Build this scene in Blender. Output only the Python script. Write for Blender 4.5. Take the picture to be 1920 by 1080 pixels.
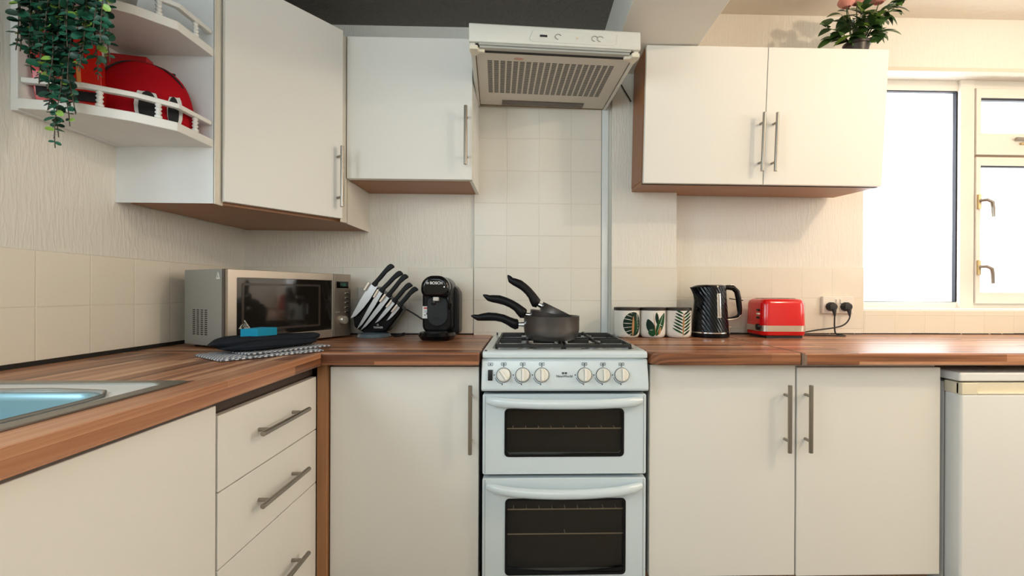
import bpy, bmesh, math, random
from mathutils import Vector, Matrix, Euler
random.seed(7)
D = bpy.data
for o in list(D.objects): D.objects.remove(o, do_unlink=True)
SC = bpy.context.scene
COL = SC.collection
PI = math.pi
R = math.radians

# ------------------------------------------------------------------ camera
cam = D.cameras.new('camera'); camo = D.objects.new('camera', cam); COL.objects.link(camo)
YAW, PIT, ROL, F = -0.0264, -0.0018, 0.0044, 848.39
fw = Vector((-math.sin(YAW), math.cos(YAW), 0)); rt = Vector((math.cos(YAW), math.sin(YAW), 0)); up = Vector((0, 0, 1))
fwd = fw*math.cos(PIT) + up*math.sin(PIT); u0 = up*math.cos(PIT) - fw*math.sin(PIT)
rgt = rt*math.cos(ROL) + u0*math.sin(ROL); upv = u0*math.cos(ROL) - rt*math.sin(ROL)
M3 = Matrix((rgt, upv, -fwd)).transposed()
camo.matrix_world = Matrix.Translation((1.2845, -2.108, 1.1065)) @ M3.to_4x4()
cam.sensor_fit = 'HORIZONTAL'; cam.sensor_width = 36; cam.lens = 36*F/1920
cam.shift_x = -45.75/1920; cam.shift_y = 10.2/1920; cam.clip_start = .02
SC.camera = camo

# ------------------------------------------------------------------ light and exposure
SC.view_settings.view_transform = 'Standard'; SC.view_settings.look = 'None'
SC.view_settings.exposure = 0.0; SC.view_settings.gamma = 1; SC.view_settings.use_curve_mapping = False
W = D.worlds.new('world'); SC.world = W; W.use_nodes = True
bg = W.node_tree.nodes['Background']; bg.inputs[0].default_value = (.82, .91, 1, 1); bg.inputs[1].default_value = 1.7
def light(name, kind, loc, power, col, rot=(0, 0, 0), size=.1, sy=None):
    l = D.lights.new(name, kind); o = D.objects.new(name, l); COL.objects.link(o)
    l.energy = power; l.color = col; o.location = loc; o.rotation_euler = rot
    if kind == 'AREA':
        l.shape = 'RECTANGLE'; l.size = size; l.size_y = sy or size
    else: l.shadow_soft_size = size
    return o
RXW = 4.45
light('ceiling_lamp_light', 'POINT', (3.34, -1.48, 2.30), 33.5, (1, .80, .57), size=.045)
light('sink_window_daylight', 'AREA', (-.10, -1.95, 1.72), 19.5, (.82, .96, 1), (0, R(-90), 0), .8, 1.15)
light('back_window_daylight', 'AREA', (3.66, .55, 1.62), 30, (1, .97, .93), (R(-90), 0, 0), 1.3, 1.1)
light('right_fill_light', 'AREA', (RXW+.12, -1.55, 1.72), 21, (1, .89, .75), (0, R(90), 0), .8, 1.4)  # invented fill from the right, added to brighten the left-hand surfaces
light('rear_fill_light', 'AREA', (.95, -3.22, 1.95), 17, (.74, .91, 1), (R(90), 0, 0), 1.4, 1.1)  # added fill behind the camera

# ------------------------------------------------------------------ materials
MATS = {}
class NT:
    def __init__(s, name):
        s.m = D.materials.new(name); s.m.use_nodes = True; s.t = s.m.node_tree; s.n = s.t.nodes; s.b = s.n['Principled BSDF']
    def add(s, kind, **kw):
        n = s.n.new(kind)
        for k, v in kw.items():
            if k.startswith('i_'):
                n.inputs[k[2:].replace('_', ' ')].default_value = v
            else: setattr(n, k, v)
        return n
    def l(s, a, b): s.t.links.new(a, b)
def mat(name, col, rough=.5, metal=0, bump=0, bscale=50, bdist=.002, var=0, stretch=None, spec=.5, coat=0, emit=None, estr=1, sheen=0, trans=0, alpha=1):
    if name in MATS: return MATS[name]
    t = NT(name); b = t.b
    b.inputs['Base Color'].default_value = (*col, 1); b.inputs['Roughness'].default_value = rough; b.inputs['Metallic'].default_value = metal
    b.inputs['Specular IOR Level'].default_value = spec
    if coat: b.inputs['Coat Weight'].default_value = coat; b.inputs['Coat Roughness'].default_value = .05
    if sheen: b.inputs['Sheen Weight'].default_value = sheen
    if trans: b.inputs['Transmission Weight'].default_value = trans
    if emit: b.inputs['Emission Color'].default_value = (*emit, 1); b.inputs['Emission Strength'].default_value = estr
    tc = t.add('ShaderNodeTexCoord'); mp = t.add('ShaderNodeMapping'); t.l(tc.outputs['Object'], mp.inputs[0])
    if stretch: mp.inputs['Scale'].default_value = stretch
    nz = t.add('ShaderNodeTexNoise'); nz.inputs['Scale'].default_value = bscale; nz.inputs['Detail'].default_value = 5
    t.l(mp.outputs[0], nz.inputs['Vector'])
    if bump:
        bp = t.add('ShaderNodeBump'); bp.inputs['Strength'].default_value = bump; bp.inputs['Distance'].default_value = bdist
        t.l(nz.outputs['Fac'], bp.inputs['Height']); t.l(bp.outputs[0], b.inputs['Normal'])
    v = var or .02
    mr = t.add('ShaderNodeMapRange'); mr.inputs['To Min'].default_value = 1-v; mr.inputs['To Max'].default_value = 1+v
    t.l(nz.outputs['Fac'], mr.inputs['Value'])
    hs = t.add('ShaderNodeHueSaturation'); hs.inputs['Color'].default_value = (*col, 1); t.l(mr.outputs[0], hs.inputs['Value'])
    t.l(hs.outputs[0], b.inputs['Base Color'])
    MATS[name] = t.m; return t.m

def tile_mat(name, axis, ou, oz, col=(.78, .74, .66), bw=.15):
    t = NT(name); b = t.b
    tc = t.add('ShaderNodeTexCoord'); sp = t.add('ShaderNodeSeparateXYZ'); t.l(tc.outputs['Object'], sp.inputs[0])
    a = t.add('ShaderNodeMath', operation='SUBTRACT'); t.l(sp.outputs[axis], a.inputs[0]); a.inputs[1].default_value = ou-6.0
    c = t.add('ShaderNodeMath', operation='SUBTRACT'); t.l(sp.outputs['Z'], c.inputs[0]); c.inputs[1].default_value = oz-3.0
    cb = t.add('ShaderNodeCombineXYZ'); t.l(a.outputs[0], cb.inputs[0]); t.l(c.outputs[0], cb.inputs[1])
    br = t.add('ShaderNodeTexBrick'); br.offset = 0; br.squash = 1; t.l(cb.outputs[0], br.inputs['Vector'])
    br.inputs['Scale'].default_value = 1; br.inputs['Brick Width'].default_value = bw; br.inputs['Row Height'].default_value = .15
    br.inputs['Mortar Size'].default_value = .0022; br.inputs['Mortar Smooth'].default_value = .6
    br.inputs['Color1'].default_value = (*col, 1); br.inputs['Color2'].default_value = (col[0]*.97, col[1]*.965, col[2]*.95, 1)
    br.inputs['Mortar'].default_value = (col[0]*.94, col[1]*.93, col[2]*.90, 1)
    t.l(br.outputs['Color'], b.inputs['Base Color'])
    nz = t.add('ShaderNodeTexNoise'); nz.inputs['Scale'].default_value = 14; t.l(tc.outputs['Object'], nz.inputs['Vector'])
    ad = t.add('ShaderNodeMath', operation='MULTIPLY_ADD'); t.l(br.outputs['Fac'], ad.inputs[0]); ad.inputs[1].default_value = -.8; t.l(nz.outputs['Fac'], ad.inputs[2])
    bp = t.add('ShaderNodeBump'); bp.inputs['Strength'].default_value = .5; bp.inputs['Distance'].default_value = .0022
    t.l(ad.outputs[0], bp.inputs['Height']); t.l(bp.outputs[0], b.inputs['Normal'])
    b.inputs['Roughness'].default_value = .28
    return t.m

def wood_mat(name, along='X', cols=None, width=.025, length=.8, rough=.32, coat=.0):
    t = NT(name); b = t.b
    tc = t.add('ShaderNodeTexCoord'); sp = t.add('ShaderNodeSeparateXYZ'); t.l(tc.outputs['Object'], sp.inputs[0])
    other = 'Y' if along == 'X' else 'X'
    ad = t.add('ShaderNodeMath', operation='ADD'); t.l(sp.outputs[other], ad.inputs[0]); t.l(sp.outputs['Z'], ad.inputs[1])
    sc = t.add('ShaderNodeMath', operation='ADD'); t.l(sp.outputs[along], sc.inputs[0]); sc.inputs[1].default_value = 20
    sd = t.add('ShaderNodeMath', operation='ADD'); t.l(ad.outputs[0], sd.inputs[0]); sd.inputs[1].default_value = 20
    cb = t.add('ShaderNodeCombineXYZ'); t.l(sc.outputs[0], cb.inputs[0]); t.l(sd.outputs[0], cb.inputs[1])
    br = t.add('ShaderNodeTexBrick'); br.offset = .37; br.offset_frequency = 3; t.l(cb.outputs[0], br.inputs['Vector'])
    br.inputs['Scale'].default_value = 1; br.inputs['Brick Width'].default_value = length; br.inputs['Row Height'].default_value = width
    br.inputs['Mortar Size'].default_value = .0004; br.inputs['Color1'].default_value = (0, 0, 0, 1); br.inputs['Color2'].default_value = (1, 1, 1, 1); br.inputs['Mortar'].default_value = (.3, .3, .3, 1)
    mp = t.add('ShaderNodeMapping'); mp.inputs['Scale'].default_value = (1.6, 48, 1); t.l(cb.outputs[0], mp.inputs[0])
    nz = t.add('ShaderNodeTexNoise'); nz.inputs['Scale'].default_value = 1; nz.inputs['Detail'].default_value = 6; nz.inputs['Distortion'].default_value = .6
    t.l(mp.outputs[0], nz.inputs['Vector'])
    mx = t.add('ShaderNodeMath', operation='MULTIPLY_ADD'); t.l(nz.outputs['Fac'], mx.inputs[0]); mx.inputs[1].default_value = 1.15
    m2 = t.add('ShaderNodeMath', operation='MULTIPLY'); t.l(br.outputs['Color'], m2.inputs[0]); m2.inputs[1].default_value = .56; t.l(m2.outputs[0], mx.inputs[2])
    m3 = t.add('ShaderNodeMath', operation='SUBTRACT'); t.l(mx.outputs[0], m3.inputs[0]); m3.inputs[1].default_value = .255
    cr = t.add('ShaderNodeValToRGB'); t.l(m3.outputs[0], cr.inputs[0])
    cols = cols or [(0, (.045, .018, .010)), (.30, (.13, .046, .020)), (.55, (.33, .125, .052)), (.8, (.50, .235, .12)), (1, (.62, .36, .21))]
    e = cr.color_ramp.elements; e[0].position = cols[0][0]; e[0].color = (*cols[0][1], 1); e[1].position = cols[-1][0]; e[1].color = (*cols[-1][1], 1)
    for p, c in cols[1:-1]: x = e.new(p); x.color = (*c, 1)
    t.l(cr.outputs[0], b.inputs['Base Color'])
    b.inputs['Roughness'].default_value = rough; b.inputs['Coat Weight'].default_value = coat; b.inputs['Coat Roughness'].default_value = .15
    bp = t.add('ShaderNodeBump'); bp.inputs['Strength'].default_value = .08; bp.inputs['Distance'].default_value = .001
    t.l(nz.outputs['Fac'], bp.inputs['Height']); t.l(bp.outputs[0], b.inputs['Normal'])
    return t.m

def plaster_mat(name, col, streak=True, strength=.30):
    t = NT(name); b = t.b
    tc = t.add('ShaderNodeTexCoord'); mp = t.add('ShaderNodeMapping'); t.l(tc.outputs['Object'], mp.inputs[0])
    mp.inputs['Scale'].default_value = (95, 95, 15) if streak else (30, 30, 30)
    nz = t.add('ShaderNodeTexNoise'); nz.inputs['Scale'].default_value = 1; nz.inputs['Detail'].default_value = 4; nz.inputs['Distortion'].default_value = .7; t.l(mp.outputs[0], nz.inputs['Vector'])
    cr = t.add('ShaderNodeValToRGB'); cr.color_ramp.elements[0].position = .42; cr.color_ramp.elements[1].position = .66; t.l(nz.outputs['Fac'], cr.inputs[0])
    bp = t.add('ShaderNodeBump'); bp.inputs['Strength'].default_value = strength; bp.inputs['Distance'].default_value = .0035
    t.l(cr.outputs[0], bp.inputs['Height']); t.l(bp.outputs[0], b.inputs['Normal'])
    b.inputs['Base Color'].default_value = (*col, 1); b.inputs['Roughness'].default_value = .55
    return t.m

cream = (.80, .765, .69)
M_wall = plaster_mat('cream_textured_paint', cream)
M_wall2 = plaster_mat('cream_smooth_paint', cream, False, .15)
M_ceil_dark = plaster_mat('dark_textured_ceiling', (.145, .125, .105), False, .8)  # left ceiling colour set far darker than the cream one
M_ceil = plaster_mat('cream_ceiling_paint', (.80, .74, .63), False, .2)
M_door = mat('cream_laminate_front', (.80, .775, .72), .55, bump=.03, bscale=3, var=.012)
M_white = mat('white_melamine', (.82, .82, .80), .4, var=.01)
M_cab = mat('orange_wood_underside', (.36, .16, .065), .45, bump=.05, bscale=6, stretch=(1, 8, 1), var=.15)
M_cabedge = mat('pale_edge_band', (.80, .74, .63), .5)
M_dark = mat('dark_gap', (.02, .016, .013), .8)
M_steel = mat('brushed_steel', (.34, .31, .27), .30, 1, bump=.05, bscale=80, stretch=(1, 1, 12))
M_sinksteel = mat('sink_steel', (.62, .70, .74), .2, 1, bump=.03, bscale=40)
M_sinkrim = mat('sink_rim_steel', (.33, .33, .31), .32, 1)
M_black = mat('black_plastic', (.004, .004, .005), .25, spec=.22)
M_blackgloss = mat('black_gloss', (.003, .003, .004), .07, spec=.4)
M_blackmat = mat('black_rubber', (.015, .015, .016), .55)
M_stove = mat('white_enamel', (.68, .765, .80), .2, coat=.25, var=.008)
M_knob = mat('ivory_knob_plastic', (.85, .83, .76), .3)
M_iron = mat('black_cast_iron', (.012, .012, .012), .5, bump=.2, bscale=200)
M_chrome = mat('chrome', (.85, .85, .85), .08, 1)
M_wt_x = wood_mat('walnut_block_worktop', 'X')
M_wt_y = wood_mat('walnut_block_worktop_lengthways', 'Y')
M_post = mat('orange_wood_post', (.33, .15, .06), .4, bump=.06, bscale=5, stretch=(12, 12, 1), var=.35)

# ------------------------------------------------------------------ mesh helpers
class MB:
    def __init__(s): s.v = []; s.f = []; s.uvd = {}
    def add(s, vs, fs):
        n = len(s.v); s.v += [tuple(v) for v in vs]; s.f += [tuple(i+n for i in f) for f in fs]; return s
    def box(s, x0, x1, y0, y1, z0, z1, T=None):
        vs = [(x, y, z) for x in (x0, x1) for y in (y0, y1) for z in (z0, z1)]
        if T: vs = [T @ Vector(v) for v in vs]
        return s.add(vs, [(0, 1, 3, 2), (4, 6, 7, 5), (0, 4, 5, 1), (2, 3, 7, 6), (0, 2, 6, 4), (1, 5, 7, 3)])
    def prism(s, poly, a0, a1, axis='z', T=None):
        def P(p, a): return {'z': (p[0], p[1], a), 'y': (p[0], a, p[1]), 'x': (a, p[0], p[1])}[axis]
        n = len(poly); vs = [P(p, a0) for p in poly] + [P(p, a1) for p in poly]
        if T: vs = [T @ Vector(v) for v in vs]
        return s.add(vs, [tuple(range(n))[::-1], tuple(range(n, 2*n))] + [(i, (i+1) % n, n+(i+1) % n, n+i) for i in range(n)])
    def loft(s, rings, close=True, cap=True):
        n = len(rings[0]); vs = [v for r in rings for v in r]; fs = []
        for k in range(len(rings)-1):
            for i in range(n if close else n-1):
                j = (i+1) % n; fs.append((k*n+i, k*n+j, (k+1)*n+j, (k+1)*n+i))
        if cap: fs += [tuple(range(n))[::-1], tuple(range((len(rings)-1)*n, len(rings)*n))]
        return s.add(vs, fs)
    def tube(s, pts, r, n=10, cap=True, flat=1, up_=(0, 0, 1)):
        pts = [Vector(p) for p in pts]; rr = r if hasattr(r, '__len__') else [r]*len(pts)
        rings = []; prev = None
        for i, p in enumerate(pts):
            d = (pts[min(i+1, len(pts)-1)] - pts[max(i-1, 0)]).normalized()
            if prev is None:
                a = d.cross(Vector(up_))
                if a.length < 1e-3: a = d.cross(Vector((1, 0, 0)))
            else: a = prev - d*prev.dot(d)
            a.normalize(); b = d.cross(a); prev = a
            rings.append([p + a*math.cos(2*PI*k/n)*rr[i] + b*math.sin(2*PI*k/n)*rr[i]*flat for k in range(n)])
        return s.loft(rings, True, cap)
    def lathe(s, prof, c=(0, 0, 0), n=32, T=None, cap=True):
        rings = [[Vector((c[0]+r*math.cos(2*PI*k/n), c[1]+r*math.sin(2*PI*k/n), c[2]+z)) for k in range(n)] for r, z in prof]
        if T: rings = [[T @ v for v in q] for q in rings]
        return s.loft(rings, True, cap)
    def frame(s, outer, inner, t0, t1, axis='y', ro=.002, ri=.01, n=6, T=None):
        a = rrect(*outer, ro, n); b = rrect(*inner, ri, n); m = len(a)
        def P(p, q): return {'z': (p[0], p[1], q), 'y': (p[0], q, p[1]), 'x': (q, p[0], p[1])}[axis]
        vs = [P(p, t0) for p in a] + [P(p, t0) for p in b] + [P(p, t1) for p in a] + [P(p, t1) for p in b]
        if T: vs = [T @ Vector(v) for v in vs]
        fs = []
        for i in range(m):
            j = (i+1) % m
            fs += [(i, j, m+j, m+i), (2*m+i, 3*m+i, 3*m+j, 2*m+j), (i, 2*m+i, 2*m+j, j), (m+i, m+j, 3*m+j, 3*m+i)]
        return s.add(vs, fs)
    def sphere(s, c, r, n=16, m=10, T=None):
        prof = [(max(1e-4, math.sin(PI*i/m))*r, -math.cos(PI*i/m)*r) for i in range(m+1)]
        return s.lathe(prof, c, n, T)
def rrect(x0, x1, z0, z1, r, n=6):
    pts = []
    for cx, cz, a in ((x1-r, z0+r, -90), (x1-r, z1-r, 0), (x0+r, z1-r, 90), (x0+r, z0+r, 180)):
        for k in range(n+1):
            t = R(a+90*k/n); pts.append((cx+r*math.cos(t), cz+r*math.sin(t)))
    return pts
def obj(name, mb, m, parent=None, bevel=0, seg=2, sharp=35, sub=0, solid=0):
    me = D.meshes.new(name); me.from_pydata(mb.v, [], mb.f); me.update()
    bm = bmesh.new(); bm.from_mesh(me)
    bmesh.ops.recalc_face_normals(bm, faces=bm.faces)
    for f in bm.faces: f.smooth = True
    for e in bm.edges:
        if len(e.link_faces) == 2 and e.calc_face_angle(0) > R(sharp): e.smooth = False
    bm.to_mesh(me); bm.free()
    o = D.objects.new(name, me); COL.objects.link(o)
    if not isinstance(m, (list, tuple)): m = [m]
    for x in m: me.materials.append(x)
    if parent: o.parent = parent
    if solid:
        q = o.modifiers.new('solid', 'SOLIDIFY'); q.thickness = solid; q.offset = 0
    if bevel:
        q = o.modifiers.new('bevel', 'BEVEL'); q.width = bevel; q.segments = seg; q.limit_method = 'ANGLE'; q.angle_limit = R(30); q.harden_normals = True
    if sub:
        q = o.modifiers.new('sub', 'SUBSURF'); q.levels = sub; q.render_levels = sub
    return o
def thing(name, label, cat, loc=(0, 0, 0), rz=0, group=None, rot=None):
    o = D.objects.new(name, None); COL.objects.link(o); o.location = loc; o.rotation_euler = rot or (0, 0, rz); o.empty_display_size = .05
    return tag(o, label, cat, group)
def tag(o, label, cat, group=None, kind=None):
    o['label'] = label; o['category'] = cat
    if group: o['group'] = group
    if kind: o['kind'] = kind
    return o
def struct(name, mb, m, parent=None, bevel=0, label=None, **k):
    o = obj(name, mb, m, parent, bevel, **k)
    if not parent: o['kind'] = 'structure'
    if label: o['label'] = label
    return o
def text(name, s, size, loc, rot, m, parent=None, ext=.0004, bold=0, align='CENTER'):
    c = D.curves.new(name, 'FONT'); c.body = s; c.size = size; c.extrude = ext; c.align_x = align; c.align_y = 'CENTER'; c.offset = bold
    t = D.objects.new(name+'_src', c); COL.objects.link(t)
    dg = bpy.context.evaluated_depsgraph_get(); me = D.meshes.new_from_object(t.evaluated_get(dg)); D.objects.remove(t)
    me.materials.clear(); me.materials.append(m)
    o = D.objects.new(name, me); COL.objects.link(o); o.location = loc; o.rotation_euler = rot
    if parent: o.parent = parent
    return o
FRONT = (R(90), 0, 0)      # text that faces -y
B = MB

# ------------------------------------------------------------------ the room
RX, FY = 4.45, -3.3
struct('floor', B().box(-.15, RX+.15, FY-.15, .3, -.05, 0), mat('grey_floor', (.30, .285, .27), .5), label='grey floor of the kitchen')
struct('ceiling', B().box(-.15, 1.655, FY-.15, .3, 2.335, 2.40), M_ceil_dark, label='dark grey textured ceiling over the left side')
struct('ceiling', B().box(1.99, RX+.15, FY-.15, .3, 2.465, 2.52), M_ceil, label='cream ceiling over the window side')
struct('trim_1', B().box(1.655, 1.99, FY-.1, .2, 2.118, 2.53), M_wall2, bevel=.003, label='boxed ceiling beam running towards the pier')
wb = struct('wall_back', B().box(-.15, 1.685, 0, .3, 0, 2.40), M_wall, label='cream textured wall behind the cooker')
struct('wall_tiles', B().box(.004, 1.047, -.007, 0, .916, 1.2198), tile_mat('cream_wall_tiles_back', 'X', 1.0497, .9198), wb, bevel=.002)
struct('wall_tiles', B().box(1.0497, 1.640, -.009, 0, .90, 1.972), tile_mat('cream_wall_tiles_cooker', 'X', 1.0497, .9198), wb, bevel=.002)
struct('edge_strip', B().box(1.642, 1.672, -.012, 0, .90, 2.11), mat('pale_edge_strip', (.76, .80, .80), .4), wb, bevel=.003)
struct('sealant_gap', B().box(.004, 1.09, -.006, .0, .9095, .9175), M_dark, wb)
pier = struct('wall_back', B().box(1.685, 1.988, -.03, .3, 0, 2.13), M_wall, bevel=.003, label='projecting pier between the cooker and the kettle')
struct('wall_tiles', B().box(1.685, 1.9885, -.037, -.03, .914, 1.2325), tile_mat('cream_wall_tiles_pier', 'X', 1.682, 1.07-.15, (.79, .745, .66), 3.0), pier, bevel=.002)
# recess wall with the window opening
WX0, WX1, WZ0, WZ1, WY = 2.945, 4.40, 1.035, 2.213, .07
rw = struct('wall_back', B().box(1.985, WX0, WY, .30, 0, 2.50).box(WX0, RX+.1, WY, .30, 0, WZ0).box(WX0, RX+.1, WY, .30, WZ1, 2.50).box(WX1, RX+.1, WY, .30, WZ0, WZ1), M_wall, label='cream textured wall around the window')
struct('wall_tiles', B().box(1.990, WX0, WY-.007, WY, .914, 1.236), tile_mat('cream_wall_tiles_recess', 'X', 2.636, .935, (.80, .745, .64)), rw, bevel=.002)
struct('wall_tiles', B().box(WX0, RX, WY-.007, WY, .914, 1.026), tile_mat('cream_wall_tiles_sill', 'X', 2.5, .70, (.80, .745, .64)), rw, bevel=.002)
gp = B(); x = 1.99
while x < 4.4:
    w = random.uniform(.03, .16); h = random.uniform(.0015, .006); gp.box(x, x+w, WY-.009, WY, .9095, .9115+h); x += w+random.uniform(0, .02)
struct('sealant_gap', gp, M_dark, rw)
# left wall with the window over the sink
LY0, LY1, LZ0, LZ1 = -2.55, -1.36, 1.12, 2.12
wl = struct('wall_left', B().box(-.15, 0, LY1, .0, 0, 2.4).box(-.15, 0, FY, LY0, 0, 2.4).box(-.15, 0, LY0, LY1, 0, LZ0).box(-.15, 0, LY0, LY1, LZ1, 2.4), M_wall, label='cream textured wall beside the sink')
struct('wall_tiles', B().box(0, .007, FY+.01, -.008, .922, 1.2126), tile_mat('cream_wall_tiles_left', 'Y', -.8908, .9126, (.85, .79, .68)), wl, bevel=.002)  # lighter cream makes up for light lacking on this wall
struct('sealant_gap', B().box(0, .005, FY+.01, -.008, .9095, .9235), M_dark, wl)
PY0, PY1, PZ0, PZ1 = -2.28, -.82, 1.25, 2.18
struct('wall_right', B().box(RX, RX+.15, PY1, .3, 0, 2.52).box(RX, RX+.15, FY, PY0, 0, 2.52).box(RX, RX+.15, PY0, PY1, 0, PZ0).box(RX, RX+.15, PY0, PY1, PZ1, 2.52), M_wall2, label='cream wall on the right')
w3 = struct('fill_window_frame', B().frame((PY0, PY1, PZ0, PZ1), (PY0+.05, PY1-.05, PZ0+.05, PZ1-.05), RX+.03, RX+.08, 'x', .002, .004), M_white, label='unseen window frame added in the right wall for the fill light')  # made-up window, out of view, carrying the right-hand fill
struct('wall_front', B().box(-.15, RX+.15, FY-.15, FY, 0, 2.52), M_wall2, label='cream wall behind the camera')
w2 = struct('window_2', B().frame((LY0, LY1, LZ0, LZ1), (LY0+.05, LY1-.05, LZ0+.05, LZ1-.05), -.09, -.04, 'x', .002, .004), M_white, label='white window over the sink')
struct('glazing_bar', B().box(-.085, -.045, -1.98, -1.93, LZ0, LZ1), M_white, w2)

# window in the recess: frame, panes, rebate shade, casement, fittings
M_frame = mat('cream_window_paint', (.80, .76, .68), .35)
w1 = struct('window_1', B().frame((WX0-.02, 3.60, WZ0-.012, WZ1+.03), (2.97, 3.527, 1.066, 2.162), .18, .245, 'y', .002, .004)
            .box(3.527, 3.60, .165, .245, WZ0, WZ1), M_frame, bevel=.002, label='cream window with frosted panes')
# glass: frosted, lets the daylight through
t = NT('frosted_glass'); t.n.remove(t.b)
nz = t.add('ShaderNodeTexNoise'); nz.inputs['Scale'].default_value = 90; tcx = t.add('ShaderNodeTexCoord'); t.l(tcx.outputs['Object'], nz.inputs['Vector'])
bp = t.add('ShaderNodeBump'); bp.inputs['Strength'].default_value = .5; bp.inputs['Distance'].default_value = .003; t.l(nz.outputs['Fac'], bp.inputs['Height'])
tr = t.add('ShaderNodeBsdfTranslucent'); tr.inputs[0].default_value = (.95, .97, 1, 1); t.l(bp.outputs[0], tr.inputs['Normal'])
gl = t.add('ShaderNodeBsdfGlossy'); gl.inputs['Roughness'].default_value = .2
tp = t.add('ShaderNodeBsdfTransparent')
m1 = t.add('ShaderNodeMixShader'); m1.inputs[0].default_value = .35; t.l(tr.outputs[0], m1.inputs[1]); t.l(tp.outputs[0], m1.inputs[2])
m2 = t.add('ShaderNodeMixShader'); m2.inputs[0].default_value = .05; t.l(m1.outputs[0], m2.inputs[1]); t.l(gl.outputs[0], m2.inputs[2])
t.l(m2.outputs[0], t.n['Material Output'].inputs[0]); M_frost = t.m
struct('glass_pane', B().box(2.965, 3.53, .204, .208, 1.06, 2.17), M_frost, w1)
M_rebate = mat('dark_rebate_shade', (.03, .035, .05), .5)
struct('rebate_shade', B().box(2.97, 3.527, .186, .204, 2.156, 2.162).box(3.522, 3.527, .186, .204, 1.066, 2.162).box(2.97, 3.52, .196, .204, 1.064, 1.069), M_rebate, w1)  # dark strips paint the shaded sides of the glass rebate
# top-hung vent and casement on the right of the mullion
struct('vent_sash', B().frame((3.604, 4.36, 1.826, 2.166), (3.627, 4.32, 1.937, 2.119), .158, .215, 'y', .002, .003), M_frame, w1, bevel=.002)
struct('vent_glass', B().box(3.62, 4.33, .184, .188, 1.93, 2.125), M_frost, w1)
struct('casement_sash', B().frame((3.604, 4.36, 1.06, 1.814), (3.627, 4.32, 1.118, 1.771), .158, .215, 'y', .002, .003), M_frame, w1, bevel=.002)
struct('casement_glass', B().box(3.62, 4.33, .184, .188, 1.11, 1.78), M_frost, w1)
struct('rebate_shade', B().box(3.627, 4.32, .165, .184, 2.108, 2.119).box(3.627, 4.32, .165, .184, 1.763, 1.771), M_rebate, w1)  # same painted shade at the top of both sash rebates
struct('frame_rail', B().box(3.60, 4.38, .175, .245, 1.806, 1.834).box(3.60, 4.38, .175, .245, 2.16, 2.25).box(3.6, 4.38, .175, .245, 1.02, 1.068), M_frame, w1)
struct('sash_joint', B().box(3.60, 4.38, .168, .18, 1.815, 1.8225).box(3.60, 4.38, .168, .18, 2.1655, 2.170), mat('brown_joint', (.25, .17, .10), .7), w1)  # thin brown strips along the sash joints
struct('sill', B().box(WX0-.01, WX1, .066, .182, 1.012, 1.036), mat('white_sill', (.86, .86, .84), .35), w1, bevel=.003)
struct('lintel_trim', B().box(2.93, WX1, .05, .09, 2.196, 2.216), mat('cream_lintel', (.72, .64, .52), .6), w1, bevel=.002)
M_brass = mat('aged_brass', (.55, .42, .22), .3, 1)
for z in (1.575, 1.237):
    h = struct('window_handle', B().box(3.607, 3.622, .147, .158, z-.03, z+.045), M_brass, w1, bevel=.002)
    struct('lever', B().tube([(3.615, .15, z+.012), (3.63, .128, z+.012), (3.650, .122, z+.0), (3.655, .122, z-.03), (3.657, .122, z-.075)], [.008, .010, .010, .0085, .007], 10), M_steel, h)
h = struct('window_handle', B().box(3.83, 3.95, .147, .158, 1.878, 1.888), M_brass, w1, bevel=.002)
struct('stay', B().tube([(3.80, .145, 1.905), (3.83, .142, 1.905), (3.85, .142, 1.903), (3.95, .14, 1.90)], [.009, .006, .008, .006], 8), M_steel, h)

# ------------------------------------------------------------------ worktops
wl1 = B().frame((.008, .632, -3.2, -.634), (.14, .53, -1.75, -1.20), .868, .91, 'z', .004, .04, 5)
tag(obj('worktop', wl1, M_wt_y, bevel=.007, seg=3), 'long walnut-effect worktop along the left wall with the sink set in it', 'worktop')
tag(obj('worktop', B().box(.008, 1.137, -.632, -.001, .868, .91), M_wt_x, bevel=.007, seg=3), 'walnut-effect worktop in the corner under the microwave and coffee machine', 'worktop')
rp = [(1.702, -.001), (1.702, -.585), (1.71, -.612), (1.73, -.628), (1.76, -.632), (2.205, -.632), (2.205, WY-.001), (1.99, WY-.001), (1.99, -.031), (1.75, -.031), (1.75, -.001)]
rp = [(1.702, -.031)] + rp[1:9]
w = tag(obj('worktop', B().prism(rp, .868, .91), M_wt_x, bevel=.007, seg=3), 'walnut-effect worktop between the cooker and the joint, canisters on it', 'worktop')
w = thing('worktop', 'walnut-effect worktop on the far right below the window, in front of the wall sockets', 'worktop')
obj('slab', B().box(2.212, 4.44, -.632, WY-.001, .868, .91), M_wt_x, w, bevel=.007, seg=3)
obj('joint_strip', B().box(2.2055, 2.2115, -.633, -.05, .868, .9095).box(2.2115, 2.222, -.6335, -.631, .870, .905), mat('grey_brown_strip', (.22, .15, .11), .5), w, bevel=.001)

# ------------------------------------------------------------------ bar handles
def bar(parent, p, axis, L, out, r=.0068, so=.032):
    # p: centre on the face; axis along the bar; out: direction away from the face
    p = Vector(p); a = Vector(axis); o_ = Vector(out); c = p+o_*so
    h = obj('handle', B().tube([c-a*L/2, c-a*(L/2-.001), c+a*(L/2-.001), c+a*L/2], [r*.85, r, r, r*.85], 14), M_steel, parent)
    for s_ in (-1, 1):
        q = c+a*s_*(L/2-.038)
        obj('handle_post', B().tube([q, q-o_*so], .005, 10), M_steel, h)
    return h

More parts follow.
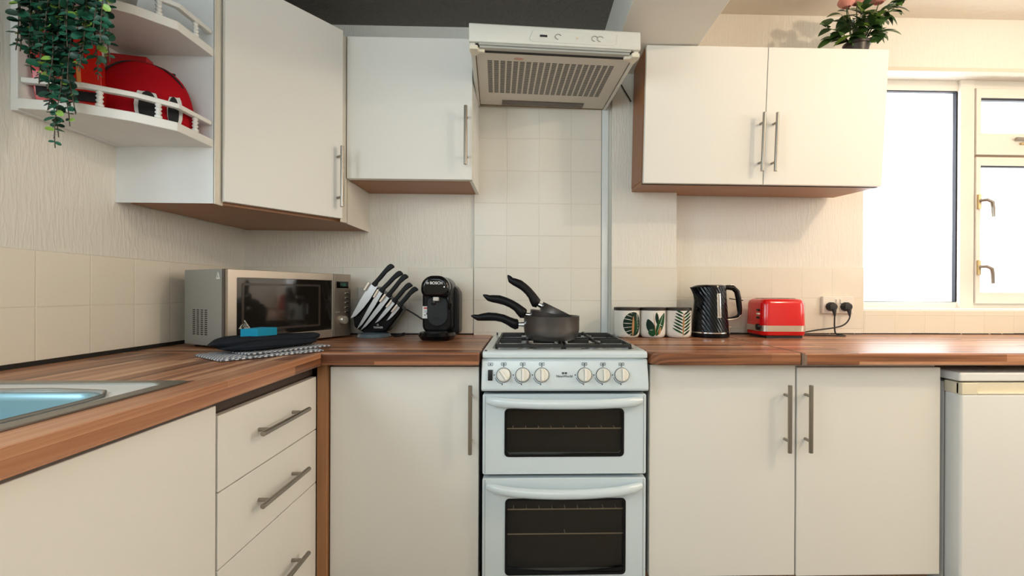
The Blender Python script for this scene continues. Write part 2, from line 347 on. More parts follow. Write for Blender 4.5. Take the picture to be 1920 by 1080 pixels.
# ------------------------------------------------------------------ base units
def base_unit(label, x0, x1, zt, zb, hx, yb=-.02):
    u = thing('base_cabinet', label, 'cabinet', ((x0+x1)/2, 0, 0))
    c = (x0+x1)/2
    obj('body', B().box(x0-c+.003, x1-c-.003, -.558, yb, .14, .862), M_white, u)
    obj('plinth', B().box(x0-c, x1-c, -.53, -.51, .0, .135), mat('brown_plinth', (.20, .11, .06), .5), u)
    d = obj('door', B().box(x0-c+.0015, x1-c-.0015, -.58, -.561, zb, zt), M_door, u, bevel=.002)
    if hx is not None: bar(d, (hx-c, -.58, .685), (0, 0, 1), .228, (0, -1, 0))
    return u
base_unit('cream base cabinet between the wooden corner post and the cooker', .636, 1.134, .856, .14, 1.107)
base_unit('cream base cabinet just right of the cooker, handle on its right', 1.711, 2.2165, .863, .140, 2.178)
base_unit('cream base cabinet left of the fridge, handle on its left', 2.2195, 2.727, .854, .137, 2.25)
pt = tag(obj('corner_post', B().box(.603, .6335, -.60, -.57, 0, .866), M_post, bevel=.001), 'narrow orange wood post in the corner between drawers and base cabinet', 'post')
# left run
u = thing('base_cabinet', 'wide cream base cabinet under the sink', 'cabinet', (0, -1.6, 0))
obj('body', B().box(.01, .575, -1.55, .5165, .14, .70), M_white, u)
obj('plinth', B().box(.50, .53, -1.6, .52, 0, .135), MATS['brown_plinth'], u)
for a, b in ((-.07, .5165), (-.66, -.073), (-1.25, -.663)):
    obj('door', B().box(.58, .60, a, b, .14, .852), M_door, u, bevel=.002)
u = thing('drawer_unit', 'cream three-drawer unit between the sink cabinet and the corner', 'drawer unit', (0, -.83, 0))
obj('body', B().box(.01, .575, -.248, .24, .14, .862), mat('dark_brown_carcass', (.055, .035, .026), .6), u)
obj('plinth', B().box(.50, .53, -.25, .24, 0, .135), MATS['brown_plinth'], u)
obj('rail', B().box(.565, .585, -.248, .235, .832, .866), MATS['dark_brown_carcass'], u)
for z0, z1, hz in ((.655, .827, .750), (.480, .652, .568), (.14, .477, .312)):
    d = obj('drawer', B().box(.58, .60, -.2465, .232, z0, z1), M_door, u, bevel=.002)
    bar(d, (.60, -.007, hz), (0, 1, 0), .245, (1, 0, 0))

# ------------------------------------------------------------------ sink
s = thing('sink', 'stainless steel inset sink with a bowl, set in the left worktop', 'sink', (.31, -1.5, .91))
def sring(r, x0, x1, y0, y1, z): return [Vector((a, b, z)) for a, b in rrect(x0, x1, y0, y1, r, 8)]
obj('rim', B().frame((-.25, .25, -.60, .39), (-.222, .222, -.572, .362), -.0005, .0035, 'z', .012, .025, 6), M_sinkrim, s, bevel=.001)
deck = B(); deck.frame((-.224, .224, -.574, .364), (-.155, .200, -.22, .272), -.001, .0005, 'z', .024, .06, 8)
obj('drainer', deck, mat('brushed_drainer_steel', (.78, .80, .80), .34, .45), s)
bowl = [sring(.06, -.158, .203, -.223, .275, .003), sring(.06, -.152, .197, -.217, .269, .0015), sring(.06, -.148, .193, -.213, .265, -.012), sring(.07, -.135, .18, -.20, .25, -.12), sring(.07, -.11, .155, -.175, .225, -.15), sring(.02, -.02, .06, 0, .05, -.155)]
obj('bowl', B().loft(bowl, True, False), mat('blue_reflection_bowl', (.24, .42, .50), .3, .6), s, sharp=80, solid=.001)  # blue reflection is put into the steel bowl's colour
obj('groove', B().tube([(.206, -.18, .003), (.206, .2, .003), (.20, .245, .003), (.17, .282, .003), (.12, .29, .003), (.05, .30, .003), (-.1, .29, .003)], .0035, 8), M_sinkrim, s)

# ------------------------------------------------------------------ cooker
c = thing('cooker', 'white freestanding gas cooker with two oven doors and six ivory knobs', 'cooker', (1.421, 0, 0))
HW = .274
obj('body', B().box(-HW+.004, HW-.004, -.555, -.535, .05, .86).box(-HW+.004, -HW+.02, -.555, -.02, .05, .87).box(HW-.02, HW-.004, -.555, -.02, .05, .87).box(-HW+.01, HW-.01, -.04, -.02, .05, .87).box(-HW+.02, HW-.02, -.54, -.02, .05, .08).box(-HW+.02, HW-.02, -.54, -.02, .84, .86), M_blackmat, c)
# hob tray
hob = B().frame((-HW, HW, -.60, -.012), (-HW+.028, HW-.028, -.555, -.085), .884, .913, 'z', .02, .03, 6)
hob.box(-HW+.02, HW-.02, -.57, -.07, .884, .897)
obj('hob', hob, M_stove, c, bevel=.005, seg=3)
obj('hob_front', B().prism([(-.598, .912), (-.607, .909), (-.611, .903), (-.611, .8905), (-.59, .888), (-.57, .888), (-.57, .905)], -HW, HW, 'x'), M_stove, c, bevel=.002)
for a, b in ((-.20, -.08), (.06, .19)): obj('vent_slot', B().box(a, b, -.048, -.042, .9125, .9145), M_blackmat, c)
obj('lid_hinge', B().box(-.262, -.256, -.052, -.04, .9125, .924), M_blackmat, c)
obj('lid_stop', B().box(-.268, -.260, -.60, -.592, .9115, .914), M_blackmat, c)
for bx, by, br in ((-.125, -.20, .036), (.125, -.20, .03), (-.125, -.43, .03), (.125, -.43, .042)):
    b_ = obj('burner', B().lathe([(br*1.15, 0), (br*1.15, .006), (br*.9, .008), (br*.9, .013), (.001, .013)], (bx, by, .897), 24), mat('burner_metal', (.45, .45, .45), .4, 1), c)
    obj('burner_cap', B().lathe([(br*.85, 0), (br*.85, .005), (br*.7, .007), (.001, .007)], (bx, by, .910), 24), M_iron, b_)
def flatbar(mb, a, b, w=.008, z0=.917, z1=.929):
    a = Vector((*a, 0)); b = Vector((*b, 0)); d = (b-a).normalized(); nrm = Vector((-d.y, d.x, 0))*w/2
    p = [a+nrm, b+nrm, b-nrm, a-nrm]; mb.prism([(q.x, q.y) for q in p], z0, z1)
for sx in (-1, 1):
    g = B(); X0, X1 = (.004*sx, .232*sx)
    for x_ in (X0+sx*.004, X1): flatbar(g, (x_, -.545), (x_, -.10))
    for y_ in (-.545, -.32, -.10): flatbar(g, (X0, y_), (X1, y_), .010)
    for cx_, cy_ in ((sx*.125, -.20), (sx*.125, -.43)):
        for ax, ay in ((1, 0), (-1, 0), (0, 1), (0, -1)):
            e = .10 if ax else .11
            flatbar(g, (cx_+ax*.022, cy_+ay*.022), (cx_+ax*e, cy_+ay*e), .009, .919, .933)
    for x_ in (X0, X1):
        for y_ in (-.54, -.105): g.box(x_-.005, x_+.005, y_-.005, y_+.005, .896, .925)
    obj('pan_support', g, M_iron, c, bevel=.0015)
# fascia
fa = B().prism([(-.575, .8865), (-.596, .8865), (-.603, .880), (-.620, .80), (-.620, .787), (-.612, .780), (-.575, .780)], -HW-.003, HW+.003, 'x')
obj('control_panel', fa, M_stove, c, bevel=.004, seg=3)
ft = math.atan2(.017, .08)
def face_y(z): return -.6035-(.88-z)*.2125
M_print = mat('grey_print', (.06, .07, .08), .6)
for kx in (1.217, 1.280, 1.343, 1.485, 1.547, 1.609):
    x_ = kx-1.421; z_ = .834; y_ = face_y(z_)
    T = Matrix.Translation((x_, y_, z_)) @ Matrix.Rotation(R(90)-ft*.9, 4, 'X')
    k = obj('knob', B().lathe([(.0225, 0), (.0225, .006), (.0205, .010), (.018, .012), (.001, .0125)], (0, 0, 0), 32, T), M_knob, c)
    a = R(35) if kx == 1.217 else 0
    T2 = T @ Matrix.Rotation(a, 4, 'Z')
    obj('knob_grip', B().loft([[T2 @ Vector((sx*w_*.5, yy, zz)) for sx, yy in ((-1, -.019), (1, -.019), (1, .019), (-1, .019))] for w_, zz in ((.014, .010), (.009, .022), (.005, .0235))]), M_knob, k, bevel=.0015)
    obj('knob_ring', B().lathe([(.0225, -.001), (.0245, -.001), (.0245, .0015), (.0225, .0015)], (0, 0, 0), 32, T, False), M_print, k)
    kr = B()
    for i in range(9):
        t_ = R(200+8*i); rr = .0285
        kr.box(rr*math.cos(t_)-.0012*(1+i*.1), rr*math.cos(t_)+.0012, rr*math.sin(t_)-.0012, rr*math.sin(t_)+.0012, -.0003, .0008, T)
    for q in (R(180), R(262)): kr.box(.031*math.cos(q)-.0016, .031*math.cos(q)+.0016, .031*math.sin(q)-.002, .031*math.sin(q)+.002, -.0003, .0008, T)
    obj('knob_scale', kr, M_print, c); kr = B()
    kr.frame((-.0085, .0085, .0315, .0405), (-.0073, .0073, .0327, .0393), -.0003, .0006, 'z', .0006, .0004, 2, T)
    kr.box(-.0025, .0025, .034, .038, -.0003, .0006, T); kr.box(-.0013, .0013, .0265, .0320, -.0003, .0006, T)
    obj('knob_symbol', kr, M_print, c)
kr = B()
T = Matrix.Translation((-.248, face_y(.834), .834)) @ Matrix.Rotation(R(90)-ft*.9, 4, 'X')
kr.frame((-.008, .008, .030, .040), (-.007, .007, .031, .039), -.0003, .0006, 'z', .0006, .0004, 2, T); kr.box(-.002, .002, .033, .037, -.0003, .0006, T)
obj('ignition_symbol', kr, M_print, c)
obj('ignition_switch', B().box(-.0075, .0075, -.018, .017, -.002, .004, T), M_blackgloss, c, bevel=.001)
lg = B(); T = Matrix.Translation((-.003, face_y(.840), .840)) @ Matrix.Rotation(R(90)-ft*.9, 4, 'X')
lg.box(-.0085, -.001, -.003, .003, -.0003, .0008, T); lg.box(.001, .0085, -.003, .003, -.0003, .0008, T); obj('logo', lg, M_print, c)
text('lettering', 'NewWorld', .0115, (-.003, face_y(.830)-.0004, .830), (R(90)-ft*.9, 0, 0), M_print, c)
# oven doors
t = NT('oven_glass'); t.n.remove(t.b)
tp = t.add('ShaderNodeBsdfTransparent'); tp.inputs[0].default_value = (.80, .76, .70, 1); gl = t.add('ShaderNodeBsdfGlossy'); gl.inputs['Roughness'].default_value = .04; gl.inputs[0].default_value = (.9, .9, .9, 1)
fr = t.add('ShaderNodeFresnel'); fr.inputs[0].default_value = 1.45; mx = t.add('ShaderNodeMixShader'); t.l(fr.outputs[0], mx.inputs[0]); t.l(tp.outputs[0], mx.inputs[1]); t.l(gl.outputs[0], mx.inputs[2]); t.l(mx.outputs[0], t.n['Material Output'].inputs[0])
nn = t.add('ShaderNodeTexNoise'); M_ovenglass = t.m
M_cavity = mat('oven_cavity_enamel', (.030, .022, .016), .4)
M_rack = mat('pale_rack_wire', (.80, .72, .60), .4)
def oven_door(z0, z1, gx0, gx1, gz0, gz1, hz, bow, racks, curve):
    d = obj('oven_door', B().frame((-HW, HW, z0, z1), (gx0, gx1, gz0, gz1), -.600, -.565, 'y', .006, .012, 6), M_stove, c, bevel=.003)
    for q_ in (-HW+.009, HW-.009): obj('door_edge', B().box(q_-.0006, q_+.0006, -.6006, -.598, z0+.004, z1-.004), mat('grey_seal', (.25, .27, .28), .5), d)
    obj('glass', B().box(gx0-.01, gx1+.01, -.592, -.588, gz0-.01, gz1+.01), M_ovenglass, d)
    trm = B().frame((gx0-.004, gx1+.004, gz0-.004, gz1+.004), (gx0+.004, gx1-.004, gz0+.004, gz1-.004), -.602, -.592, 'y', .014, .01, 6)
    if curve:
        pts = [(gx0+.004, gz0)]+[(gx0+(gx1-gx0)*i/20, gz0+.004+.012*(1-(abs(i-10)/10)**2)*0+.016*(abs(i-10)/10)**2) for i in range(21)]+[(gx1-.004, gz0)]
        trm.prism(pts[1:-1]+[(gx1, gz0-.002), (gx0, gz0-.002)], -.599, -.592, 'y')
    obj('glass_border', trm, M_blackgloss, d)
    cav = B(); x0, x1 = gx0-.02, gx1+.02
    cav.add([(x0, -.560, z0+.02), (x1, -.560, z0+.02), (x1, -.560, z1-.02), (x0, -.560, z1-.02), (x0, -.12, z0+.02), (x1, -.12, z0+.02), (x1, -.12, z1-.02), (x0, -.12, z1-.02)], [(4, 5, 6, 7), (0, 1, 5, 4), (3, 2, 6, 7), (0, 3, 7, 4), (1, 2, 6, 5)])
    obj('oven_cavity', cav, M_cavity, c)
    for rz_, wire, inset in racks:
        rk = B(); a, b = x0+inset, x1-inset; yf = -.575+inset*.8
        rk.tube([(a, yf, rz_), (b, yf, rz_)], .0022, 8); rk.tube([(a, -.14, rz_), (b, -.14, rz_)], .002, 6); rk.tube([(a, yf, rz_), (a, -.14, rz_)], .002, 6); rk.tube([(b, yf, rz_), (b, -.14, rz_)], .002, 6)
        n_ = 10 if wire else 2
        for i in range(1, n_): xx = a+(b-a)*i/n_; rk.tube([(xx, yf, rz_+.003), (xx, -.14, rz_+.003)], .0016, 6)
        obj('oven_rack', rk, M_rack, c)
    hp = []; n_ = 18
    for i in range(n_+1):
        s_ = -1+2*i/n_; e = abs(s_)**6
        hp.append((s_*.257, -.628+.024*e-.008*(1-s_*s_), hz-bow*(1-s_*s_)))
    obj('door_handle', B().tube(hp, [.013 if 0 < i < n_ else .009 for i in range(n_+1)], 14, flat=1.25), M_stove, d)
oven_door(.500, .768, -.197, .195, .563, .716, .748, .006, [(.646, True, 0)], False)
oven_door(.080, .487, -.194, .202, .168, .416, .462, .014, [(.372, True, 0), (.318, True, .05), (.288, False, 0)], True)
obj('kick_panel', B().box(-HW, HW, -.56, -.55, .0, .075), M_stove, c)

# ------------------------------------------------------------------ fridge
f = thing('fridge', 'white under-counter fridge with cream handle strip at the far right', 'fridge', (3.05, 0, 0))
obj('body', B().box(-.285, .265, -.55, -.02, .03, .80), M_white, f, bevel=.004)
obj('top', B().box(-.292, .27, -.617, -.02, .812, .842), M_white, f, bevel=.006, seg=3)
d = obj('door', B().box(-.290, .268, -.62, -.556, .05, .770), M_white, f, bevel=.008, seg=4)
M_ivory = mat('ivory_plastic', (.80, .72, .55), .4)
hd = B().box(-.290, .268, -.612, -.556, .768, .808).box(-.290, -.235, -.622, -.60, .768, .808).box(-.235, .268, -.622, -.60, .768, .776)
obj('handle', hd, M_ivory, d, bevel=.003)

# ------------------------------------------------------------------ upper cabinets
u = thing('wall_cabinet', 'cream wall cabinet between the corner cabinet and the extractor hood', 'cabinet', (.82, 0, 1.56))
obj('body', B().box(-.252, .238, -.236, -.001, .006, .57).box(.238, .252, -.236, -.001, 0, .574), M_white, u)
obj('underside', B().box(-.251, .237, -.235, -.002, 0, .0055), M_cab, u)
d = obj('door', B().box(-.252, .250, -.27, -.238, .002, .573), M_door, u, bevel=.002)
bar(d, (.2275, -.27, .172), (0, 0, 1), .235, (0, -1, 0))
# right pair: leans out a little at the top
u = thing('wall_cabinet', 'cream double-door wall cabinet right of the extractor hood', 'cabinet', (1.7727, -.249, 1.556), rot=Euler((R(3.3), R(.35), R(-.6)), 'XYZ'))
cd = [(0, .03), (0, .218), (.214, .218), (.214, .30), (.997, .30), (.997, .03)]
obj('body', B().prism([(a, b) for a, b in cd], .02, .558), mat('orange_wood_side', (.30, .115, .04), .4, bump=.04, bscale=5, stretch=(10, 10, 1), var=.2), u)
obj('underside', B().prism([(a+.002*(a == 0), b) for a, b in cd], .004, .0195), M_cab, u)
obj('carcass_edge', B().box(.001, .998, .022, .0295, .004, .014), M_dark, u)
for i, (a, b) in enumerate(((.001, .4985), (.5015, .9985))):
    d = obj('door', B().box(a, b, .0, .02, .006+.0*i, .560), M_door, u, bevel=.002)
    bar(d, ((.478, .532)[i], 0, .172), (0, 0, 1), .235, (0, -1, 0))
# corner cabinet with diagonal door and open shelf end
u = thing('corner_wall_cabinet', 'cream corner wall cabinet with an angled door, open shelves at its left end', 'cabinet', (0, 0, 1.386))
pl = [(.001, -.001), (.001, -.648), (.300, -.648), (.302, -.606), (.556, -.268), (.562, -.25), (.562, -.001)]
obj('body', B().prism(pl, .012, .745), M_white, u)
obj('underside', B().prism([(.02, -.01), (.02, -.62), (.285, -.64), (.553, -.262), (.553, -.004)], .0, .0115), M_cab, u)
obj('end_panel', B().box(.0, .302, -.652, -.6485, -.002, .19).box(.0, .302, -.652, -.6485, .19, .94), mat('white_end_panel', (.82, .84, .85), .4), u)  # cool window light is tinted into this panel's white
obj('front_edge', B().box(.3005, .306, -.652, -.615, -.003, .94), M_cabedge, u)
obj('filler', B().prism([(.562, -.25), (.566, -.252), (.566, -.001), (.562, -.001)], -.004, .745).prism([(.549, -.285), (.556, -.30), (.566, -.262), (.562, -.25)], -.002, .745), mat('cream_filler', (.74, .70, .62), .5), u)
A, Bp = Vector((.308, -.622, 0)), Vector((.552, -.296, 0))
dv = (Bp-A).normalized(); nv = Vector((dv.y, -dv.x, 0)); L_ = (Bp-A).length
T = Matrix(((dv.x, nv.x, 0, A.x), (dv.y, nv.y, 0, A.y), (0, 0, 1, 0), (0, 0, 0, 1)))
d = obj('door', B().box(0, L_, 0, .02, .008, .748, T), M_door, u, bevel=.002)
hh = T @ Vector((L_-.022, .02, .165)); bar(d, hh, (0, 0, 1), .235, tuple(nv))
# open shelves
so = [(.0, -.650), (.0, -.945), (.03, -.947), (.15, -.922), (.235, -.868), (.298, -.796), (.300, -.650)]
M_shelf = mat('painted_shelf', (.80, .79, .75), .5, bump=.25, bscale=12, bdist=.002, var=.03)
for zz in (.174, .461):
    sh = obj('shelf', B().prism(so, zz, zz+.026), M_shelf, u, bevel=.003)
    gin = [(.018, -.932), (.145, -.908), (.228, -.856), (.288, -.785), (.290, -.656)]
    rl = []
    for j in range(len(gin)):
        rl.append(Vector((*gin[j], 0)))
    rail = B()
    def off(p, k):
        q = []
        for j in range(len(p)):
            d1 = (p[min(j+1, len(p)-1)]-p[max(j-1, 0)]).normalized(); q.append(p[j]+Vector((-d1.y, d1.x, 0))*k)
        return q
    o1, o2 = off(rl, .009), off(rl, -.009)
    rail.prism([(v.x, v.y) for v in o1]+[(v.x, v.y) for v in o2[::-1]], zz+.068, zz+.082)
    obj('gallery_rail', rail, M_shelf, sh, bevel=.003)
    for px_, py_ in ((.170, -.892), (.262, -.818), (.289, -.715)):
        prof = [(.007, 0), (.009, .003), (.009, .008), (.005, .012), (.0085, .018), (.005, .023), (.0085, .029), (.005, .034), (.008, .038), (.006, .042)]
        obj('spindle', B().lathe(prof, (px_, py_, zz+.026), 14), M_shelf, sh)
obj('back_panel', B().box(0, .018, -.945, -.653, .17, .94), M_shelf, u, bevel=.002)

# ------------------------------------------------------------------ extractor hood
t = NT('perforated_grille'); b = t.b
tcx = t.add('ShaderNodeTexCoord'); sp = t.add('ShaderNodeSeparateXYZ'); t.l(tcx.outputs['Object'], sp.inputs[0])
def wave(ax, off, per, duty, inv=False):
    a = t.add('ShaderNodeMath', operation='SUBTRACT'); t.l(sp.outputs[ax], a.inputs[0]); a.inputs[1].default_value = off-10*per
    d_ = t.add('ShaderNodeMath', operation='DIVIDE'); t.l(a.outputs[0], d_.inputs[0]); d_.inputs[1].default_value = per
    f_ = t.add('ShaderNodeMath', operation='FRACT'); t.l(d_.outputs[0], f_.inputs[0])
    l_ = t.add('ShaderNodeMath', operation='LESS_THAN'); t.l(f_.outputs[0], l_.inputs[0]); l_.inputs[1].default_value = duty; return l_
def rng(ax, a0, a1):
    g1 = t.add('ShaderNodeMath', operation='GREATER_THAN'); t.l(sp.outputs[ax], g1.inputs[0]); g1.inputs[1].default_value = a0
    g2 = t.add('ShaderNodeMath', operation='LESS_THAN'); t.l(sp.outputs[ax], g2.inputs[0]); g2.inputs[1].default_value = a1
    m_ = t.add('ShaderNodeMath', operation='MULTIPLY'); t.l(g1.outputs[0], m_.inputs[0]); t.l(g2.outputs[0], m_.inputs[1]); return m_
def mul(a, b_):
    m_ = t.add('ShaderNodeMath', operation='MULTIPLY'); t.l(a.outputs[0], m_.inputs[0]); t.l(b_.outputs[0], m_.inputs[1]); return m_
msk = mul(mul(wave('X', .058, .024, .74), wave('Y', -.41, .0093, .68)), mul(rng('X', .058, .537), rng('Y', -.410, -.140)))
mx = t.add('ShaderNodeMix', data_type='RGBA'); mx.inputs[6].default_value = (.66, .62, .54, 1); mx.inputs[7].default_value = (.020, .015, .012, 1)
t.l(msk.outputs[0], mx.inputs[0]); t.l(mx.outputs[2], b.inputs['Base Color']); b.inputs['Roughness'].default_value = .5
bp = t.add('ShaderNodeBump'); bp.invert = True; bp.inputs['Distance'].default_value = .003; t.l(msk.outputs[0], bp.inputs['Height']); t.l(bp.outputs[0], b.inputs['Normal'])
M_grille = t.m
M_hood = mat('aged_white_metal', (.72, .70, .63), .4, var=.03)
h = thing('extractor_hood', 'old white extractor hood with a perforated underside above the cooker', 'extractor hood', (1.062, -.038, 1.96), R(3.5))
obj('housing', B().box(0, .6, -.44, -.006, .015, .085).box(0, .018, -.49, -.002, 0, .06).box(.582, .6, -.49, -.002, 0, .06).box(.018, .582, -.018, -.002, 0, .06), M_hood, h, bevel=.002)
obj('front_panel', B().prism([(-.500, .014), (-.503, .02), (-.500, .076), (-.494, .082), (-.42, .084), (-.42, .07), (-.486, .068), (-.486, .014)], -.004, .604, 'x'), M_hood, h, bevel=.003)
obj('trim_strip', B().box(.03, .57, -.499, -.494, .006, .013), mat('pale_grey_strip', (.42, .42, .38), .4), h)
obj('visor', B().box(.032, .568, -.492, -.47, .0, .012), mat('grey_visor', (.45, .45, .41), .35), h, bevel=.002)
obj('slot', B().box(.034, .566, -.4685, -.4625, -.003, .01), M_dark, h)
gr = obj('filter_panel', B().box(.02, .58, -.462, -.02, -.002, .004), M_grille, h)
for q_, sg in ((.02, 1), (.58, -1)):
    br_ = B().prism([(q_-sg*.022, -.497), (q_+sg*.006, -.497), (q_+sg*.008, -.482), (q_+sg*.030, -.480), (q_+sg*.030, -.466), (q_+sg*.010, -.462), (q_-sg*.002, -.446), (q_-sg*.018, -.450), (q_-sg*.024, -.475)], -.009, .006)
    obj('bracket', br_, mat('ivory_bracket', (.78, .72, .58), .5), h, bevel=.003)
for q_ in (.004, .584): obj('side_rail', B().box(q_, q_+.012, -.46, -.01, -.006, .0), M_hood, h, bevel=.002)
obj('frame_line', B().box(.018, .0195, -.45, -.02, -.003, .0).box(.5805, .582, -.45, -.02, -.003, 0).box(0, .6, -.012, -.008, -.003, .0), MATS['brown_joint'], h)
obj('lamp_lens', B().box(.116, .483, -.072, -.028, -.006, -.001), mat('smoky_lens', (.10, .075, .06), .25), h, bevel=.002)
ct = obj('control_strip', B().prism([(.22, .022), (.50, .022), (.515, .03), (.515, .062), (.22, .062), (.205, .03)], -.5045, -.502, 'y'), M_hood, h, bevel=.001)
obj('badge', B().box(.242, .268, -.506, -.504, .040, .047), M_blackmat, h)
for x_, n_ in ((.307, 1), (.437, 1), (.457, 1)):
    obj('slider', B().tube([(x_+.011*math.cos(a), -.5055, .043+.009*math.sin(a)) for a in [R(30+24*i) for i in range(11)]], .0012, 6), mat('grey_mark', (.30, .28, .24), .5), h)
obj('pilot_light', B().box(.371, .378, -.5065, -.503, .039, .046), mat('amber_pilot', (.7, .6, .45), .4), h, bevel=.001)
obj('warning_mark', B().lathe([(.001, 0), (.018, 0), (.018, .0006), (.001, .0006)], (0, 0, 0), 20, Matrix.Translation((.172, -.430, -.0028)) @ Matrix.Diagonal((1, .5, 1, 1))), mat('faded_red_print', (.62, .36, .30), .6), h)
tag(obj('power_cable', B().tube([(1.645, -.045, 2.17), (1.700, -.042, 2.10), (1.745, -.042, 2.025), (1.770, -.042, 1.985)], .003, 8), M_blackmat), 'thin black cable sagging beside the extractor hood', 'cable')

# ------------------------------------------------------------------ microwave
ma = R(62.7)
m = thing('microwave', 'stainless steel microwave standing diagonally in the corner', 'microwave', (.288, -.572, .91), ma)
# local x runs along the front, +y towards the wall
Wm, Dm, Hm = .512, .245, .272
M_side = mat('grey_painted_steel', (.36, .38, .37), .4, .3, var=.02)
M_mwst = mat('champagne_steel', (.50, .44, .37), .34, .85, bump=.04, bscale=60, stretch=(1, 30, 60))
M_mwst2 = mat('dark_champagne_steel', (.30, .26, .22), .34, .85, bump=.04, bscale=60, stretch=(1, 30, 60))
vt = B()
obj('casing', B().box(0, Wm, .022, Dm, .008, Hm), M_side, m, bevel=.003)
obj('front_bezel', B().box(.0, Wm, .010, .0225, .006, Hm), mat('dark_bronze_edge', (.10, .085, .07), .4), m, bevel=.001)
for yy in range(4):
    for zz in range(13):
        vt.box(-.0006, .001, .105+yy*.024, .105+yy*.024+.014, .045+zz*.007, .045+zz*.007+.0035)
obj('side_vents', vt, M_dark, m)
Tt = Matrix(((0, 0, -1, 0), (-1, 0, 0, 0), (0, 1, 0, 0), (0, 0, 0, 1)))
obj('warning_sticker', B().prism([(.032, .238), (.052, .238), (.042, .262)], -.001, .0003, 'x'), mat('white_sticker', (.85, .85, .82), .5), m)
obj('warning_sticker', B().prism([(.0395, .242), (.0445, .242), (.042, .255)], -.0015, .0003, 'x'), mat('grey_sticker_print', (.3, .3, .3), .5), m)
d = obj('door', B().frame((.003, .421, .008, Hm-.001), (.032, .417, .040, .243), -.008, .010, 'y', .003, .004), M_mwst, m, bevel=.0015)
obj('glass', B().box(.030, .419, -.004, .006, .038, .245), mat('smoked_glass', (.012, .010, .008), .07, coat=1), d)
obj('window_border', B().frame((.05, .362, .058, .225), (.058, .354, .066, .217), -.0052, -.0038, 'y', .006, .004), mat('brown_glass_print', (.05, .04, .032), .15), d)
st = obj('hot_sticker', B().prism([(.040, .068), (.080, .068), (.060, .098)], -.0048, -.0041, 'y'), mat('silver_sticker', (.55, .52, .45), .4), d)
obj('hot_symbol', B().prism([(.046, .071), (.074, .071), (.060, .093)], -.0052, -.0047, 'y').prism([(.046, .060), (.074, .060), (.074, .0645), (.046, .0645)], -.0052, -.0047, 'y'), M_print, st)
for q in (.054, .060, .066):
    obj('hot_symbol', B().tube([(q, -.0055, .073), (q+.002, -.0055, .077), (q-.001, -.0055, .081), (q+.001, -.0055, .085)], .0008, 6), MATS['silver_sticker'], st)
cp = obj('control_panel', B().box(.424, Wm, -.008, .010, .008, Hm-.001), M_mwst2, m, bevel=.002)
dp = obj('display', B().box(.437, .498, -.0095, -.007, .212, .240), M_blackgloss, cp)
text('digits', '1:08', .018, (.468, -.0100, .226), FRONT, mat('green_digits', (.0, .06, .03), .4, emit=(.02, .5, .25), estr=.10), dp, .0002)
for zz in (.190, .170, .150, .130, .110):
    obj('button', B().box(.481, .497, -.012, -.007, zz-.0025, zz+.0025), M_chrome, cp, bevel=.001)
obj('button', B().box(.434, .450, -.012, -.007, .1075, .1125), M_chrome, cp, bevel=.001)
T = Matrix.Translation((.470, -.008, .077)) @ Matrix.Rotation(R(90), 4, 'X')
obj('dial', B().lathe([(.0185, 0), (.0185, .012), (.016, .016), (.001, .0165)], (0, 0, 0), 32, T), mat('satin_dial', (.62, .58, .50), .3, .7), cp)
for x_ in (.03, Wm-.03):
    for y_ in (.05, Dm-.03):
        obj('foot', B().lathe([(.010, 0), (.012, .009)], (x_, y_, 0), 16), M_blackmat, m)

# ------------------------------------------------------------------ cloths and sponge
t = NT('waffle_cloth'); b = t.b
tcx = t.add('ShaderNodeTexCoord'); mp = t.add('ShaderNodeMapping'); mp.inputs['Rotation'].default_value = (0, 0, R(30)); t.l(tcx.outputs['Object'], mp.inputs[0])
ck = t.add('ShaderNodeTexChecker'); ck.inputs['Scale'].default_value = 120; ck.inputs['Color1'].default_value = (.62, .62, .64, 1); ck.inputs['Color2'].default_value = (.10, .11, .14, 1)
t.l(mp.outputs[0], ck.inputs['Vector']); t.l(ck.outputs['Color'], b.inputs['Base Color']); b.inputs['Roughness'].default_value = .95
bp = t.add('ShaderNodeBump'); bp.inputs['Distance'].default_value = .002; t.l(ck.outputs['Fac'], bp.inputs['Height']); t.l(bp.outputs[0], b.inputs['Normal'])
M_waffle = t.m
def cushion(cx_, cy_, rz, L, Wd, z0, z1, rc, seed, amp=.003, n=40, prof=None):
    rnd = random.Random(seed); ph = [rnd.uniform(0, 6) for _ in range(6)]
    rings = []
    T = Matrix.Translation((cx_, cy_, 0)) @ Matrix.Rotation(rz, 4, 'Z')
    H = z1-z0
    for k, (ins, zf) in enumerate(prof or ((.012, 0), (.002, .12), (0, .35), (.0, .62), (.006, .86), (.018, .97), (.04, 1.0), (.062, 1.0))):
        ring = []
        base = rrect(-L/2+ins, L/2-ins, -Wd/2+ins, Wd/2-ins, max(.004, rc-ins*.6), 9)
        for i, (a, b_) in enumerate(base):
            w = amp*(math.sin(a*22+ph[0])+math.sin(b_*31+ph[1])+.6*math.sin((a+b_)*47+ph[2]))
            ring.append(T @ Vector((a+w*.6, b_+w*.6, z0+H*zf+(w*.8 if zf > .3 else 0))))
        rings.append(ring)
    return B().loft(rings)
twl = thing('tea_towel', 'grey and white checked tea towel folded flat under the dark oven mitt', 'towel', (.46, -.66, .91))
tw = cushion(0, 0, R(52), .30, .20, .0005, .010, .012, 3, .0015)
obj('cloth', tw, M_waffle, twl)
obj('fold', cushion(.052, .025, R(58), .27, .11, .0105, .016, .01, 5, .0012), M_waffle, twl)
M_mitt = mat('charcoal_quilted_cotton', (.014, .017, .023), .9, bump=.3, bscale=120, spec=.15, var=.15)
mt = thing('oven_mitt', 'charcoal padded oven mitt lying on the checked tea towel', 'oven mitt', (.455, -.605, .9262))
puff = ((.035, 0), (.014, .12), (.003, .3), (0, .5), (.006, .72), (.018, .88), (.036, .96), (.055, 1.0), (.068, 1.0))
